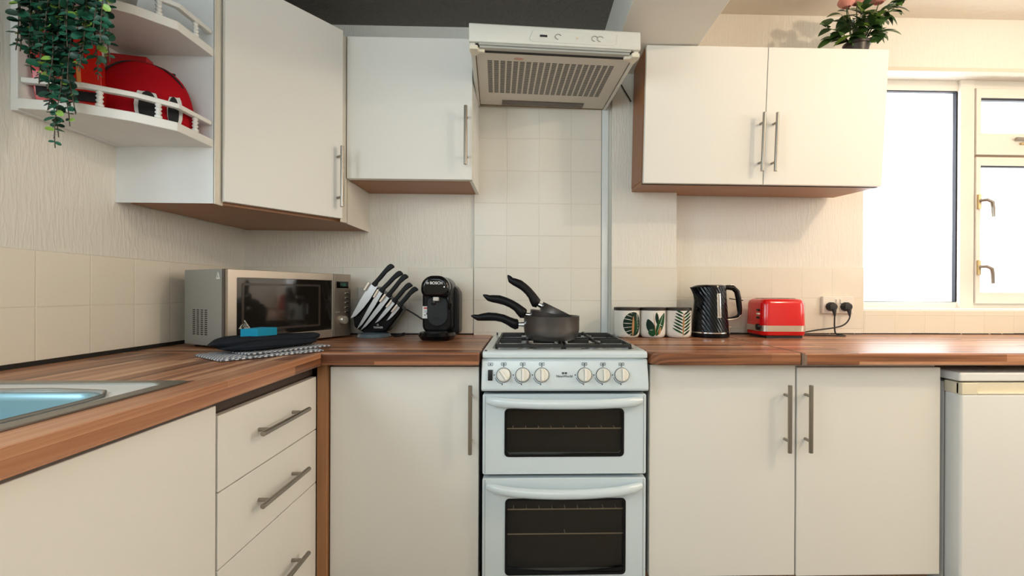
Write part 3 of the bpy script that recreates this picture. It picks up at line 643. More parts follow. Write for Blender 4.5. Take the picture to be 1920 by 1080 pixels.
obj('lower_pad', cushion(.004, -.006, R(69), .31, .170, .0, .026, .078, 11, .0035, prof=puff), M_mitt, mt)
obj('upper_pad', cushion(-.010, .006, R(62), .34, .155, .010, .040, .072, 12, .0045, prof=puff), M_mitt, mt)
sp_ = thing('sponge', 'bright blue cleaning sponge on top of the oven mitt', 'sponge', (.438, -.640, .9575), R(81))
obj('foam', B().box(-.044, .044, -.030, .030, 0, .032), mat('blue_foam', (.0, .27, .46), .85, bump=.3, bscale=200), sp_, bevel=.003)

# ------------------------------------------------------------------ knife block
k = thing('knife_block', 'tilted black knife stand between the microwave and the coffee machine', 'knife block', (.66, -.15, .91))
# everything in the stand's own frame: x right, z up, y depth
def kp(x_, z_): return (x_-.66, z_-.91)
bd = [kp(.592, 1.094), kp(.640, 1.134), kp(.762, 1.034), kp(.745, 1.005), kp(.69, .935), kp(.60, .925), kp(.553, .955), kp(.546, 1.005)]
obj('stand_body', B().prism(bd, .004, .085, 'y'), M_black, k, bevel=.01, seg=3)
base = [[Vector((kp(.628, .9)[0]+rx*math.cos(a), .035+ry*math.sin(a), zz)) for a in [2*PI*i/36 for i in range(36)]] for rx, ry, zz in ((.070, .075, 0), (.072, .077, .004), (.066, .07, .016), (.055, .055, .022))]
obj('base', B().loft(base), mat('blue_grey_acrylic', (.10, .14, .17), .12, coat=1), k)
text('lettering', 'TOWER', .0115, (kp(.660, 0)[0], -.0062, .044), FRONT, mat('white_print', (.7, .7, .7), .5), k)
obj('logo', B().tube([(kp(.654, 0)[0], -.0058, .054), (kp(.658, 0)[0], -.0058, .060), (kp(.662, 0)[0], -.0058, .054), (kp(.657, 0)[0], -.0058, .052)], .0009, 6), MATS['white_print'], k)
M_blade = mat('satin_blade', (.52, .53, .54), .3, .9, bump=.05, bscale=50)
M_hand = mat('black_handle', (.005, .005, .006), .4, spec=.2)
slots = [((.640, 1.134), (.552, .987), (.719, 1.226), .034, 'largest chef knife, leftmost in the tilted knife stand'),
         ((.672, 1.108), (.579, .945), (.758, 1.196), .020, 'second knife from the left in the stand, long straight blade'),
         ((.700, 1.087), (.592, .940), (.778, 1.183), .019, 'middle knife of five in the stand, long narrow blade'),
         ((.727, 1.064), (.654, .971), (.798, 1.146), .016, 'fourth knife from the left in the stand, short blade'),
         ((.748, 1.045), (.700, .982), (.820, 1.129), .013, 'smallest paring knife, rightmost in the tilted stand')]
for i, (mid, tip, end, wd, lab) in enumerate(slots):
    kn = thing('kitchen_knife', lab, 'knife', (0, 0, 0), group='knives in the tilted stand')
    yk = -.162-.007*(i % 2)
    a = Vector((mid[0], 0, mid[1])); tp_ = Vector((tip[0], 0, tip[1])); dd = (tp_-a).normalized(); nn_ = Vector((-dd.z, 0, dd.x))
    if nn_.x < 0: nn_ = -nn_           # edge side faces right/down
    nn_ = Vector((nn_.x, 0, nn_.z))
    L_ = (tp_-a).length
    sp0 = a-dd*.004
    out = [sp0-nn_*wd*.45, a+dd*L_*.5-nn_*wd*.45, a+dd*L_*.82-nn_*wd*.35, tp_-nn_*wd*.30, a+dd*L_*.86+nn_*wd*.15, a+dd*L_*.6+nn_*wd*.42, a+dd*L_*.35+nn_*wd*.55, sp0+nn_*wd*.55]
    obj('blade', B().prism([(v.x, v.z) for v in out], yk, yk+.003, 'y'), M_blade, kn)
    e = Vector((end[0], 0, end[1])); ax = (e-a).normalized(); pn = Vector((-ax.z, 0, ax.x))
    if pn.x < 0: pn = -pn
    sw = 1.02
    LL = (e-a).length; poly = []
    up_s, dn_s = [], []
    for q, w1_, w2_ in ((0, .009, .011), (.08, .009, .014), (.18, .008, .009), (.4, .008, .010), (.65, .009, .009), (.85, .009, .014), (.96, .006, .019), (1, .001, .014)):
        s_ = a+ax*LL*q; dn_s.append(s_-pn*w1_*sw); up_s.append(s_+pn*w2_*sw*.9)
    poly = [(v.x, v.z) for v in dn_s]+[(v.x, v.z) for v in up_s[::-1]]
    obj('handle', B().prism(poly, yk-.0075, yk+.0085, 'y'), M_hand, kn, bevel=.0035, seg=3)
    c0 = a-nn_*wd*.55+dd*.002
    cl = [c0-dd*.006-nn_*.0045, c0-dd*.006+nn_*.0045, c0+dd*.034+nn_*.0045, c0+dd*.034-nn_*.0045]
    obj('clip', B().prism([(v.x-.66, v.z-.91) for v in cl], -.024, .006, 'y'), M_chrome, k, bevel=.0015)

# wall socket half hidden behind the knives
s_ = thing('wall_socket', 'pale wall socket on the tiles half hidden behind the knives', 'socket', (.565, -.0072, 1.085))
obj('plate', B().box(-.043, .043, -.01, 0, -.043, .043), mat('grey_white_plastic', (.62, .60, .55), .4), s_, bevel=.003)
tag(obj('power_cable', B().tube([(.765, -.10, 1.03), (.80, -.10, 1.01), (.83, -.10, .99), (.865, -.10, .975)], .0035, 8), M_blackmat), 'black cable stretched from the knife stand to the coffee machine', 'cable')
tag(obj('power_cable', B().tube([(.70, -.09, .914), (.73, -.06, .918), (.745, -.055, .922), (.752, -.08, .916), (.74, -.11, .914), (.72, -.13, .914)], .003, 8), M_blackmat), 'small loop of black cable on the worktop behind the knife stand', 'cable')

# ------------------------------------------------------------------ coffee machine
cm = thing('coffee_machine', 'small black capsule coffee machine left of the cooker', 'coffee machine', (.925, -.19, .91))
def slab(pts, y0, y1, m_, nm, bev=.012, par=cm): return obj(nm, B().prism(pts, y0, y1, 'y'), m_, par, bevel=bev, seg=4)
def arch(x0, x1, z0, z1, rt_, rb_, n=8):
    p = []
    for cx_, cz_, a, r_ in ((x1-rb_, z0+rb_, -90, rb_), (x1-rt_, z1-rt_, 0, rt_), (x0+rt_, z1-rt_, 90, rt_), (x0+rb_, z0+rb_, 180, rb_)):
        for i in range(n+1): q = R(a+90*i/n); p.append((cx_+r_*math.cos(q), cz_+r_*math.sin(q)))
    return p
slab(arch(-.056, .080, .012, .232, .05, .02), .03, .13, mat('dark_grey_plastic', (.008, .008, .009), .35, spec=.25), 'water_tank')
slab(arch(-.064, .060, .028, .262, .052, .03), -.035, .10, M_black, 'body', .015)
slab(arch(-.060, .056, .175, .264, .048, .03), -.085, -.02, M_blackgloss, 'head', .018)
slab(arch(-.042, .042, .055, .180, .030, .042), -.042, -.030, mat('slate_panel', (.012, .016, .021), .3, spec=.35), 'front_recess', .004)
b0 = [[Vector((rx*math.cos(a)-.0, -.035+ry*math.sin(a), zz)) for a in [2*PI*i/36 for i in range(36)]] for rx, ry, zz in ((.058, .07, 0), (.068, .085, .006), (.076, .092, .02), (.070, .085, .032), (.06, .07, .034))]
obj('drip_tray', B().loft(b0), M_black, cm)
obj('tray_grid', B().lathe([(.001, 0), (.045, 0), (.045, .003), (.001, .003)], (0, -.065, .033), 28), mat('dark_grid', (.03, .03, .03), .4, .5), cm)
obj('spout', B().box(-.012, .012, -.075, -.04, .160, .178), mat('silver_spout', (.55, .54, .5), .3, .6), cm, bevel=.003)
obj('sensor', B().lathe([(.012, 0), (.009, .004), (.001, .005)], (0, 0, 0), 20, Matrix.Translation((-.015, -.040, .152)) @ Matrix.Rotation(R(90), 4, 'X')), M_blackgloss, cm)
obj('lever', B().tube([(.045, -.05, .18), (.055, -.055, .15), (.052, -.05, .125)], [.008, .010, .006], 10), M_black, cm)
obj('indicator_light', B().sphere((.036, -.083, .218), .003), mat('white_light', (1, 1, 1), .3, emit=(1, .95, .85), estr=1.5), cm)
lb = obj('label_sticker', B().box(-.061, -.034, -.0375, -.0335, .088, .138), mat('white_label', (.75, .77, .78), .5), cm)
obj('label_band', B().box(-.056, -.037, -.0382, -.037, .127, .134), mat('red_print', (.55, .08, .06), .5), lb)
obj('label_print', B().box(-.054, -.040, -.0382, -.037, .118, .1195).box(-.054, -.043, -.0382, -.037, .113, .1145).box(-.046, -.039, -.0382, -.037, .104, .111).box(-.054, -.048, -.0382, -.037, .100, .104), M_print, lb)
M_silverp = mat('silver_print', (.75, .75, .75), .4)
text('lettering', 'BOSCH', .0155, (.004, -.0856, .233), FRONT, M_silverp, cm, bold=.0004)
obj('logo', B().frame((-.036, -.026, .228, .238), (-.0345, -.0275, .2295, .2365), -.0862, -.0852, 'y', .0045, .003, 5).box(-.0335, -.0325, -.0862, -.0852, .2295, .2365).box(-.0295, -.0285, -.0862, -.0852, .2295, .2365).box(-.0335, -.0285, -.0862, -.0852, .2325, .2335), M_silverp, cm)
text('lettering', 'TASSIMO', .009, (.0, -.0428, .088), FRONT, mat('black_lettering', (.004, .004, .004), .3), cm)

# ------------------------------------------------------------------ saucepans
M_pan = mat('grey_anodised_pan', (.15, .14, .135), .36, .8, bump=.02, bscale=60, var=.05)
M_panin = mat('dark_nonstick', (.03, .03, .03), .4)
def pan(label, c0, r, hgt, tilt, hpts, hr):
    p = thing('saucepan', label, 'saucepan', c0, group='nested grey saucepans', rot=(0, tilt, 0))
    prof = [(.001, 0), (r*.72, 0), (r*.88, .006), (r*.97, .022), (r, .04), (r, hgt-.002), (r+.0015, hgt), (r-.001, hgt+.0005), (r-.003, hgt-.002), (r-.003, .035), (r*.93, .02), (r*.8, .008), (.001, .005)]
    obj('pot', B().lathe(prof, (0, 0, 0), 48, None, False), M_pan, p, sharp=60)
    hs = obj('handle', B().tube(hpts, hr, 12, flat=1.25), M_hand, p)
    a = Vector(hpts[-1]); b_ = Vector((-r+.001, 0, a.z)); q = (a-b_)
    obj('ferrule', B().tube([a+Vector((-.004, 0, 0)), b_], [.008, .0095], 12), M_chrome, hs)
    return p
hr = [.002, .006, .009, .011, .0125, .012, .012, .0125, .0145, .016, .012]
h1 = [(-.296, 0, .087), (-.285, 0, .085), (-.272, 0, .080), (-.255, 0, .082), (-.232, 0, .084), (-.205, 0, .083), (-.18, 0, .078), (-.158, 0, .068), (-.142, 0, .060), (-.130, 0, .056), (-.122, 0, .056)]
pan('largest grey saucepan standing on the hob, bottom of the nest', (1.385, -.440, .9335), .102, .088, 0, h1, hr)
h2 = [(-.272, 0, .102), (-.262, 0, .099), (-.25, 0, .094), (-.235, 0, .094), (-.212, 0, .095), (-.188, 0, .092), (-.165, 0, .086), (-.143, 0, .077), (-.127, 0, .066), (-.115, 0, .058), (-.106, 0, .056)]
pan('middle grey saucepan nested tilted inside the largest, its handle second highest', (1.385, -.440, .954), .091, .078, R(9), h2, hr)
h3 = [(-.235, 0, .098), (-.227, 0, .094), (-.217, 0, .087), (-.203, 0, .087), (-.182, 0, .088), (-.162, 0, .085), (-.142, 0, .079), (-.122, 0, .070), (-.107, 0, .060), (-.096, 0, .053), (-.087, 0, .052)]
pan('smallest grey saucepan on top of the nest, steeply tilted with the highest handle', (1.391, -.444, .979), .074, .068, R(26), h3, hr)

# ------------------------------------------------------------------ canisters
def leaf_flat(mb, T, L, w, n=8, curl=0):
    up_, dn = [], []
    for i in range(n+1):
        s__ = i/n; ww = w*math.sin(PI*min(1, s__*.92+.04))**.8
        up_.append(T @ Vector((ww, s__*L, curl*s__*s__))); dn.append(T @ Vector((-ww, s__*L, curl*s__*s__)))
    mb.loft([[a, b_] for a, b_ in zip(dn, up_)], False, False)
M_can = mat('white_stoneware', (.82, .79, .73), .25, coat=.3)
M_lg = mat('leaf_print_green', (.006, .065, .018), .4, spec=.2); M_dg = mat('leaf_print_dark', (.004, .022, .012), .4, spec=.2); M_br = mat('leaf_print_ochre', (.42, .20, .07), .3)
class Wrap:
    def __init__(s, r, cz, lift): s.r = r; s.cz = cz; s.l = lift
    def poly(s, mb, pts):
        # pts in (u, z) on the drum; refined fan so that it follows the curve
        cu = sum(p[0] for p in pts)/len(pts); cz = sum(p[1] for p in pts)/len(pts)
        def W3(u_, z_):
            a = u_/s.r-PI/2; return (( s.r+s.l)*math.cos(a), (s.r+s.l)*math.sin(a), z_)
        n = len(pts); K = 8; vs = [W3(cu, cz)]
        for k_ in range(1, K+1): vs += [W3(cu+(p[0]-cu)*k_/K, cz+(p[1]-cz)*k_/K) for p in pts]
        fs = [(0, 1+i, 1+(i+1) % n) for i in range(n)]
        for k_ in range(K-1): fs += [(1+k_*n+i, 1+(k_+1)*n+i, 1+(k_+1)*n+(i+1) % n, 1+k_*n+(i+1) % n) for i in range(n)]
        mb.add(vs, fs)
def blade(u0_, z0_, ang, L, w, n=6):
    a = R(ang); d_ = (math.cos(a), math.sin(a)); nn = (-d_[1], d_[0]); P_, Q_ = [], []
    for i in range(n+1):
        s__ = i/n; ww = w*math.sin(PI*(.03+.94*s__))**.7
        x_ = u0_+d_[0]*L*s__; z__ = z0_+d_[1]*L*s__
        P_.append((x_+nn[0]*ww, z__+nn[1]*ww)); Q_.append((x_-nn[0]*ww, z__-nn[1]*ww))
    return P_+Q_[::-1]
CR = .0565
def canister(x, label, kind):
    cc = thing('canister', label, 'canister', (x, -.098, .91), group='leaf-patterned canisters')
    obj('jar', B().lathe([(.001, 0), (CR*.75, 0), (CR*.9, .004), (CR*.98, .014), (CR, .026), (CR, .120), (.001, .120)], (0, 0, 0), 48), M_can, cc, sharp=60)
    obj('lid', B().lathe([(.001, .120), (CR+.001, .120), (CR+.001, .131), (CR-.001, .133), (.001, .133)], (0, 0, 0), 48), mat('dark_wood_lid', (.022, .014, .010), .5), cc)
    wd_, wg, wo = Wrap(CR, 0, .0005), Wrap(CR, 0, .0008), Wrap(CR, 0, .0011)
    dk, gn, oc = B(), B(), B()
    if kind == 0:
        wd_.poly(dk, [(.0+.047*math.cos(R(q))*(1 if 90 < q < 270 else .9)-.002+.02, .062+.052*math.sin(R(q))) for q in range(0, 360, 15)])
        wh = B()
        for j in range(7): wg.poly(wh, blade(.012, .022+.014*j, 205-j*9, .046, .0011))
        for j in range(6): wg.poly(wh, blade(.034, .03+.013*j, 60+j*4, .03, .0011))
        obj('leaf_veins', wh, M_can, cc)
        for j in range(3): wg.poly(gn, blade(.030+.008*j, .02+.006*j, 95, .06, .0035))
        wo.poly(oc, blade(.014, .010, 88, .085, .0055))
    elif kind == 1:
        wd_.poly(dk, blade(-.012, .016, 110, .07, .018)); wg.poly(gn, blade(.0, .012, 66, .106, .017)); wg.poly(gn, blade(-.014, .008, 100, .035, .017))
        wo.poly(oc, blade(.012, .015, 75, .035, .005)); wo.poly(oc, blade(-.001, .008, 96, .10, .0012)); wd_.poly(dk, blade(.006, .06, 95, .052, .008))
        wh = B(); wo.poly(wh, blade(.002, .02, 68, .095, .0008)); wo.poly(wh, blade(.012, .06, -20, .02, .0009)); wo.poly(wh, blade(-.028, .035, 5, .015, .0009)); obj('leaf_veins', wh, M_can, cc)
    else:
        for j in range(7): (wd_ if j % 2 else wg).poly(dk if j % 2 else gn, blade(.003, .020+.0145*j, 152, .052-.003*j, .0042))
        for j in range(7): (wd_ if j % 2 else wg).poly(gn if j % 2 else dk, blade(.004, .014+.0145*j, 34, .052-.003*abs(j-4), .0044))
        wo.poly(oc, blade(.002, .008, 88, .10, .0035))
    obj('dark_leaf_print', dk, M_dg, cc); obj('green_leaf_print', gn, M_lg, cc); obj('ochre_stem_print', oc, M_br, cc)
canister(1.742, 'white canister with a striped dark leaf, leftmost of three beside the cooker', 0)
canister(1.858, 'white canister with a broad green banana leaf, middle of the three', 1)
canister(1.974, 'white canister with a feathery palm leaf, beside the kettle', 2)

# ------------------------------------------------------------------ kettle
kt = thing('kettle', 'black jug kettle with a ribbed body between canisters and toaster', 'kettle', (2.128, -.075, .91))
t = NT('ribbed_black_plastic'); b = t.b; b.inputs['Base Color'].default_value = (.002, .003, .005, 1); b.inputs['Roughness'].default_value = .14; b.inputs['Specular IOR Level'].default_value = .3
tcx = t.add('ShaderNodeTexCoord'); mp = t.add('ShaderNodeMapping'); mp.inputs['Rotation'].default_value = (0, R(28), 0); t.l(tcx.outputs['Object'], mp.inputs[0])
wv = t.add('ShaderNodeTexWave'); wv.inputs['Scale'].default_value = 28; wv.bands_direction = 'X'; t.l(mp.outputs[0], wv.inputs['Vector'])
bp = t.add('ShaderNodeBump'); bp.inputs['Strength'].default_value = .5; bp.inputs['Distance'].default_value = .002; t.l(wv.outputs['Fac'], bp.inputs['Height']); t.l(bp.outputs[0], b.inputs['Normal'])
M_rib = t.m
def kring(z, r, sp_out, n=48):
    o_ = []
    for i in range(n):
        a = 2*PI*i/n; x_, y_ = r*math.cos(a), r*math.sin(a)
        c_ = -math.cos(a)
        if c_ > .55 and sp_out: x_ -= sp_out*((c_-.55)/.45)**1.3; y_ *= (1-.4*((c_-.55)/.45))
        o_.append(Vector((x_, y_, z)))
    return o_
kr_ = [kring(z, r, s__) for z, r, s__ in ((.026, .080, 0), (.028, .0795, 0), (.08, .0765, 0), (.13, .073, 0), (.165, .0705, .0), (.19, .069, .008), (.21, .068, .018), (.224, .067, .027))]
obj('body', B().loft(kr_), M_rib, kt, sharp=50)
obj('lid', B().loft([kring(.224, .0665, .020), kring(.231, .064, .008), kring(.235, .055, 0)]), M_blackgloss, kt)
obj('chrome_band', B().lathe([(.078, .020), (.0812, .020), (.0812, .0245), (.078, .0245)], (0, 0, 0), 48, None, False), M_chrome, kt)
obj('base', B().lathe([(.001, 0), (.080, 0), (.082, .004), (.082, .018), (.078, .021), (.001, .021)], (0, 0, 0), 48), M_black, kt)
hpts = [(.055, 0, .222), (.08, 0, .224), (.105, 0, .221), (.122, 0, .205), (.129, 0, .175), (.134, 0, .13), (.135, 0, .105), (.125, 0, .093), (.098, 0, .086), (.072, 0, .084)]
hd = obj('handle', B().tube(hpts, [.010, .011, .012, .0125, .0125, .0115, .009, .006, .004, .003], 12), M_black, kt)
obj('handle_trim', B().tube([(.112, -.0, .226), (.131, -.0, .21), (.139, 0, .18), (.1445, 0, .13), (.1435, 0, .105), (.130, 0, .085), (.10, 0, .079), (.074, 0, .077)], .0028, 8), M_chrome, hd)
obj('lid_button', B().box(.088, .108, -.007, .007, .232, .240), M_chrome, kt, bevel=.003)
obj('power_switch', B().box(.078, .094, -.008, .008, .040, .046).box(.074, .090, -.006, .006, .014, .044), M_steel, kt, bevel=.002)
wf = B()
def kw(u_, z_, lift):
    r_ = .0795-(z_-.03)*.068+lift; a = -PI/2+u_; return Vector((r_*math.cos(a), r_*math.sin(a), z_))
def kwframe(u0_, u1_, z0_, z1_, w_, wz, lift, m_, nm):
    mb = B()
    for (a0, a1, b0_, b1_) in ((u0_, u0_+w_, z0_, z1_), (u1_-w_, u1_, z0_, z1_), (u0_, u1_, z0_, z0_+wz), (u0_, u1_, z1_-wz, z1_)):
        mb.loft([[kw(a0, b0_, lift), kw(a1, b0_, lift), kw(a1, b0_, -.002), kw(a0, b0_, -.002)], [kw(a0, b1_, lift), kw(a1, b1_, lift), kw(a1, b1_, -.002), kw(a0, b1_, -.002)]])
    return obj(nm, mb, m_, kt)
gau = kwframe(.02, .24, .090, .196, .035, .004, .002, M_chrome, 'water_gauge')
obj('gauge_window', B().loft([[kw(.05, .094, .0012), kw(.21, .094, .0012)], [kw(.05, .192, .0012), kw(.21, .192, .0012)]], False, False), mat('pale_gauge', (.35, .33, .30), .2), gau)

# ------------------------------------------------------------------ toaster
to = thing('toaster', 'glossy red two-slice toaster with a chrome band right of the kettle', 'toaster', (2.43, -.065, .91))
M_red = mat('glossy_red', (.68, .003, .006), .16, coat=.25, var=.01)
X0, X1, Y0, Y1 = -.098, .103, -.085, .083
def tr_(z, ins, r_): return [Vector((a, b_, z)) for a, b_ in rrect(X0+ins, X1-ins, Y0+ins, Y1-ins, r_, 8)]
obj('body', B().loft([tr_(.012, .004, .03), tr_(.016, .0, .034), tr_(.040, -.001, .034), tr_(.15, .002, .034), tr_(.164, .006, .032), tr_(.171, .014, .028), tr_(.174, .026, .02)]), M_red, to, sharp=50)
ch = [[Vector((a, b_, z)) for a, b_ in rrect(X0-.0022, X1+.0022, Y0-.0022, Y1+.0022, .036, 8)] for z in (.030, .056)]
obj('chrome_band', B().loft(ch), mat('satin_chrome', (.70, .64, .56), .22, 1), to)
obj('foot', B().box(X0+.02, X1-.02, Y0+.01, Y1-.01, 0, .013), M_blackmat, to)
obj('bread_slots', B().box(-.07, .075, -.035, -.015, .1735, .1755).box(-.07, .075, .015, .035, .1735, .1755), M_dark, to)
for i in range(3):
    obj('button', B().box(X0-.006, X0+.002, -.055, -.035, .085+.017*i, .094+.017*i), M_black if i != 1 else M_chrome, to, bevel=.002)
obj('dial', B().lathe([(.014, 0), (.014, .010), (.001, .011)], (0, 0, 0), 24, Matrix.Translation((X0+.002, -.045, .048)) @ Matrix.Rotation(R(-90), 4, 'Y')), M_black, to)

# ------------------------------------------------------------------ socket, plugs, cords
sk = thing('wall_socket', 'white double wall socket on the tiles right of the toaster', 'socket', (2.805, WY-.0075, 1.053))
obj('plate', B().box(-.076, .076, -.018, 0, -.042, .042), mat('white_plastic', (.82, .76, .67), .35), sk, bevel=.004)
for x_ in (-.008, .012): obj('switch', B().box(x_-.005, x_+.005, -.024, -.017, .008, .028), MATS['white_plastic'], sk, bevel=.002)
for x_, lab, cord in ((2.765, 'black plug in the left outlet of the double socket, cord hanging straight down', [(2.765, .012, 1.018), (2.764, .012, .985), (2.764, .012, .95), (2.766, .006, .918), (2.775, -.02, .914), (2.76, -.06, .914), (2.68, -.045, .914), (2.60, -.03, .914), (2.536, -.025, .920)]),
                     (2.838, 'black plug in the right outlet of the double socket, cord curving left', [(2.838, .012, 1.018), (2.836, .010, .995), (2.82, .006, .972), (2.79, .0, .955), (2.74, -.006, .945), (2.67, -.012, .937), (2.60, -.02, .927), (2.536, -.03, .920)])):
    pg = thing('power_plug', lab, 'plug', (x_, 0, 1.045), group='plugs in the double socket')
    prof = [(.026, .0), (.026, .012), (.022, .022), (.018, .025), (.001, .026)]
    T = Matrix.Translation((0, WY-.0265, 0)) @ Matrix.Rotation(R(90), 4, 'X') @ Matrix.Diagonal((1, .86, 1, 1))
    obj('plug_body', B().lathe(prof, (0, 0, 0), 10, T), M_blackmat, pg, bevel=.003)
    obj('strain_relief', B().tube([(0, .018, -.012), (0, .014, -.030), (0, .012, -.044)], [.011, .007, .004], 10), M_blackmat, pg)
    sm = []
    cd_ = [Vector(p) for p in cord]
    for i in range(len(cd_)-1):
        p0, p1, p2, p3 = cd_[max(i-1, 0)], cd_[i], cd_[i+1], cd_[min(i+2, len(cd_)-1)]
        for j in range(5):
            q = j/5; sm.append(.5*((2*p1)+(p2-p0)*q+(2*p0-5*p1+4*p2-p3)*q*q+(3*p1-p0-3*p2+p3)*q**3))
    sm.append(cd_[-1]); obj('cord', B().tube([(p.x-x_, p.y, p.z-1.045) for p in sm], .0034, 8), M_blackmat, pg)
tag(obj('power_cable', B().tube([(2.27, .045, 1.082), (2.30, .042, 1.078), (2.33, .03, 1.074)], .0025, 8), M_blackmat), 'short dark cable between the kettle handle and the toaster', 'cable')

# ------------------------------------------------------------------ red things on the shelf
M_redfab = mat('red_fabric', (.40, .003, .010), .8, bump=.2, bscale=150, spec=.15)
M_blkfab = mat('black_fabric', (.012, .012, .013), .8); M_whtfab = mat('white_vinyl', (.70, .70, .68), .5)
bg_ = thing('fabric_bag', 'round red fabric bag with black panels and zip on the open shelf', 'bag', (.172, -.752, 1.587), R(30))
rings = []
for zf in range(0, 13):
    th = PI/2*zf/12; zz = .182*math.sin(th)**.92; s__ = max(.03, max(0, math.cos(th))**.62)
    rings.append([Vector((.118*s__*math.cos(a)*(1+.02*math.sin(3*a)), .058*s__*math.sin(a)+.004*math.sin(zf), zz)) for a in [2*PI*i/40 for i in range(40)]])
obj('bag_body', B().loft(rings), M_redfab, bg_, sharp=70)
def onbag(u_, v_, lift=.0015):
    # front surface point for horizontal u and height v
    th = math.asin(min(.999, (max(.001, v_)/.182)**(1/.92))); s__ = math.cos(th)**.62; cx_ = max(-.99, min(.99, u_/(.118*s__)))
    return Vector((u_, -.058*s__*math.sqrt(1-cx_*cx_)-lift, v_))
def bagpoly(outline, m_, nm, lift):
    cu = sum(p[0] for p in outline)/len(outline); cv = sum(p[1] for p in outline)/len(outline); mb = B(); n = len(outline)
    rr = [[onbag(cu+(p[0]-cu)*f_, cv+(p[1]-cv)*f_, lift) for p in outline] for f_ in (.02, .35, .7, 1)]
    mb.loft(rr, True, True); return obj(nm, mb, m_, bg_)
for sx, cx_ in ((-1, .012), (1, .074)):
    pts = [(cx_+sx*-.0+.025*math.cos(R(q))*(1.1 if sx < 0 else .7), .046+.056*math.sin(R(q))) for q in range(0, 360, 20)]
    bagpoly(pts, M_whtfab, 'white_edging', .001)
    pts = [(cx_+.003*-sx+.019*math.cos(R(q))*(1.1 if sx < 0 else .65), .040+.048*math.sin(R(q))) for q in range(0, 360, 20)]
    bagpoly(pts, M_blkfab, 'black_panel', .0025)
obj('zip', B().tube([onbag(u_, .180*math.sqrt(max(0.02, 1-(abs(u_)/.119)**2.6))-.003, -.0) for u_ in [-.10+.01*i for i in range(20)]], .0022, 6), M_blkfab, bg_)
obj('zip_pull', B().box(.034, .070, -.006, .002, .165, .171), M_blkfab, bg_, bevel=.002)
pk = thing('snack_packet', 'red packet with orange stripes leaning behind the leaves on the open shelf', 'packet', (.078, -.868, 1.588), R(40), rot=(0, R(-3), R(30)))
obj('packet_body', B().loft([[Vector((sx*w_, sy*d_, z)) for sx, sy in ((-1, -1), (1, -1), (1, 1), (-1, 1))] for w_, d_, z in ((.064, .012, 0), (.066, .024, .05), (.066, .024, .13), (.062, .012, .18), (.062, .002, .20))]), mat('red_foil', (.62, .02, .012), .25, coat=.5, bump=.3, bscale=18, bdist=.006), pk, bevel=.004)
st_ = B()
for i in range(4): st_.box(-.03+i*.016, -.022+i*.016, -.0265, -.024, .06, .12)
obj('orange_stripes', st_, mat('orange_print', (.75, .28, .08), .4), pk)
obj('dark_band', B().box(-.06, .06, -.0262, -.024, .02, .045), M_blkfab, pk)
bx = thing('gift_box', 'plain deep red box at the back of the open shelf behind the bag', 'box', (.075, -.695, 1.588), R(14))
obj('box_body', B().box(-.050, .050, -.008, .030, 0, .235), mat('deep_red_card', (.40, .008, .010), .5), bx, bevel=.002)

# ------------------------------------------------------------------ trailing plant
M_lf = mat('trailing_leaf_green', (.020, .115, .065), .38, var=.5, bscale=25); M_lf2 = mat('trailing_leaf_dark', (.010, .045, .028), .4, var=.4, bscale=25); M_pale = mat('young_leaf_lime', (.25, .42, .07), .45, var=.2)
M_stem = mat('plant_stem', (.07, .05, .03), .6)
rnd = random.Random(5)
tp_ = thing('trailing_plant', 'trailing green eucalyptus plant hanging from the upper open shelf', 'plant', (.12, -.80, 1.873))
org = Vector((.12, -.80, 1.873))
obj('pot', B().lathe([(.001, 0), (.042, 0), (.055, .085), (.058, .088), (.052, .09), (.05, .075), (.001, .075)], (0, 0, 0), 28), mat('grey_pot', (.35, .34, .32), .6), tp_)
lv, ld, lp, stm = B(), B(), B(), B()
def roundleaf(mb, p, d, nrm, L, w):
    d = d.normalized(); s_ = d.cross(nrm); s_ = s_.normalized() if s_.length > 1e-4 else Vector((1, 0, 0)); n_ = s_.cross(d)
    pts = []
    for i in range(10):
        a = 2*PI*i/10; pts.append(p+d*(L*.5-L*.5*math.cos(a))+s_*w*math.sin(a)+n_*(L*.10*math.sin(a)**2))
    mb.add([p+d*L*.5-n_*L*.06]+pts, [(0, 1+i, 1+(i+1) % 10) for i in range(10)])
def strand(x, y, zend, sway, size=1, dens=.0125, pale=0):
    top = Vector((.12+(x-.12)*.3, -.83, 1.975)); n = 40; P_ = []
    knee = Vector((x, y, 1.955))
    L1 = [top, (top+knee)/2+Vector((0, 0, .035)), knee]
    for p in L1: P_.append(p)
    z = 1.93; ph = rnd.uniform(0, 6)
    while z > zend:
        q = (1.93-z); P_.append(Vector((x+sway*q+.008*math.sin(q*16+ph), y-.012*math.sin(q*9+ph), z))); z -= .015
    stm.tube([p-org for p in P_], .0012, 5)
    acc = 0; k_ = 0
    for a, b_ in zip(P_[1:], P_[2:]):
        seg = (b_-a); n_ = max(1, int(seg.length/dens))
        for i in range(n_):
            p = a+seg*(i/n_)-org; k_ += 1; ang = k_*1.35+rnd.uniform(-.4, .4)
            for s2 in (0, PI):
                an = ang+s2; d = Vector((math.cos(an), math.sin(an)*.8, rnd.uniform(-.75, .15)))
                L = size*rnd.uniform(.016, .026); tip = (p.z+org.z-zend) < .05
                if tip: L *= .6
                if p.x+org.x+d.x*L < .022 and p.y+org.y > -.95: d.x = abs(d.x)
                mb = lp if rnd.random() < (.04+pale) else (lv if rnd.random() < .55 else ld)
                roundleaf(mb, p, d, Vector((rnd.uniform(-.6, .6), -1, rnd.uniform(.1, 1))), L, L*rnd.uniform(.34, .46))
rn2 = random.Random(9)
for args in ((.150, -.975, 1.440, .02), (.140, -.985, 1.47, .0), (.165, -.98, 1.50, -.01), (.125, -.985, 1.53, .03), (.175, -.975, 1.54, .0)):
    strand(*args, size=.98, pale=.05)
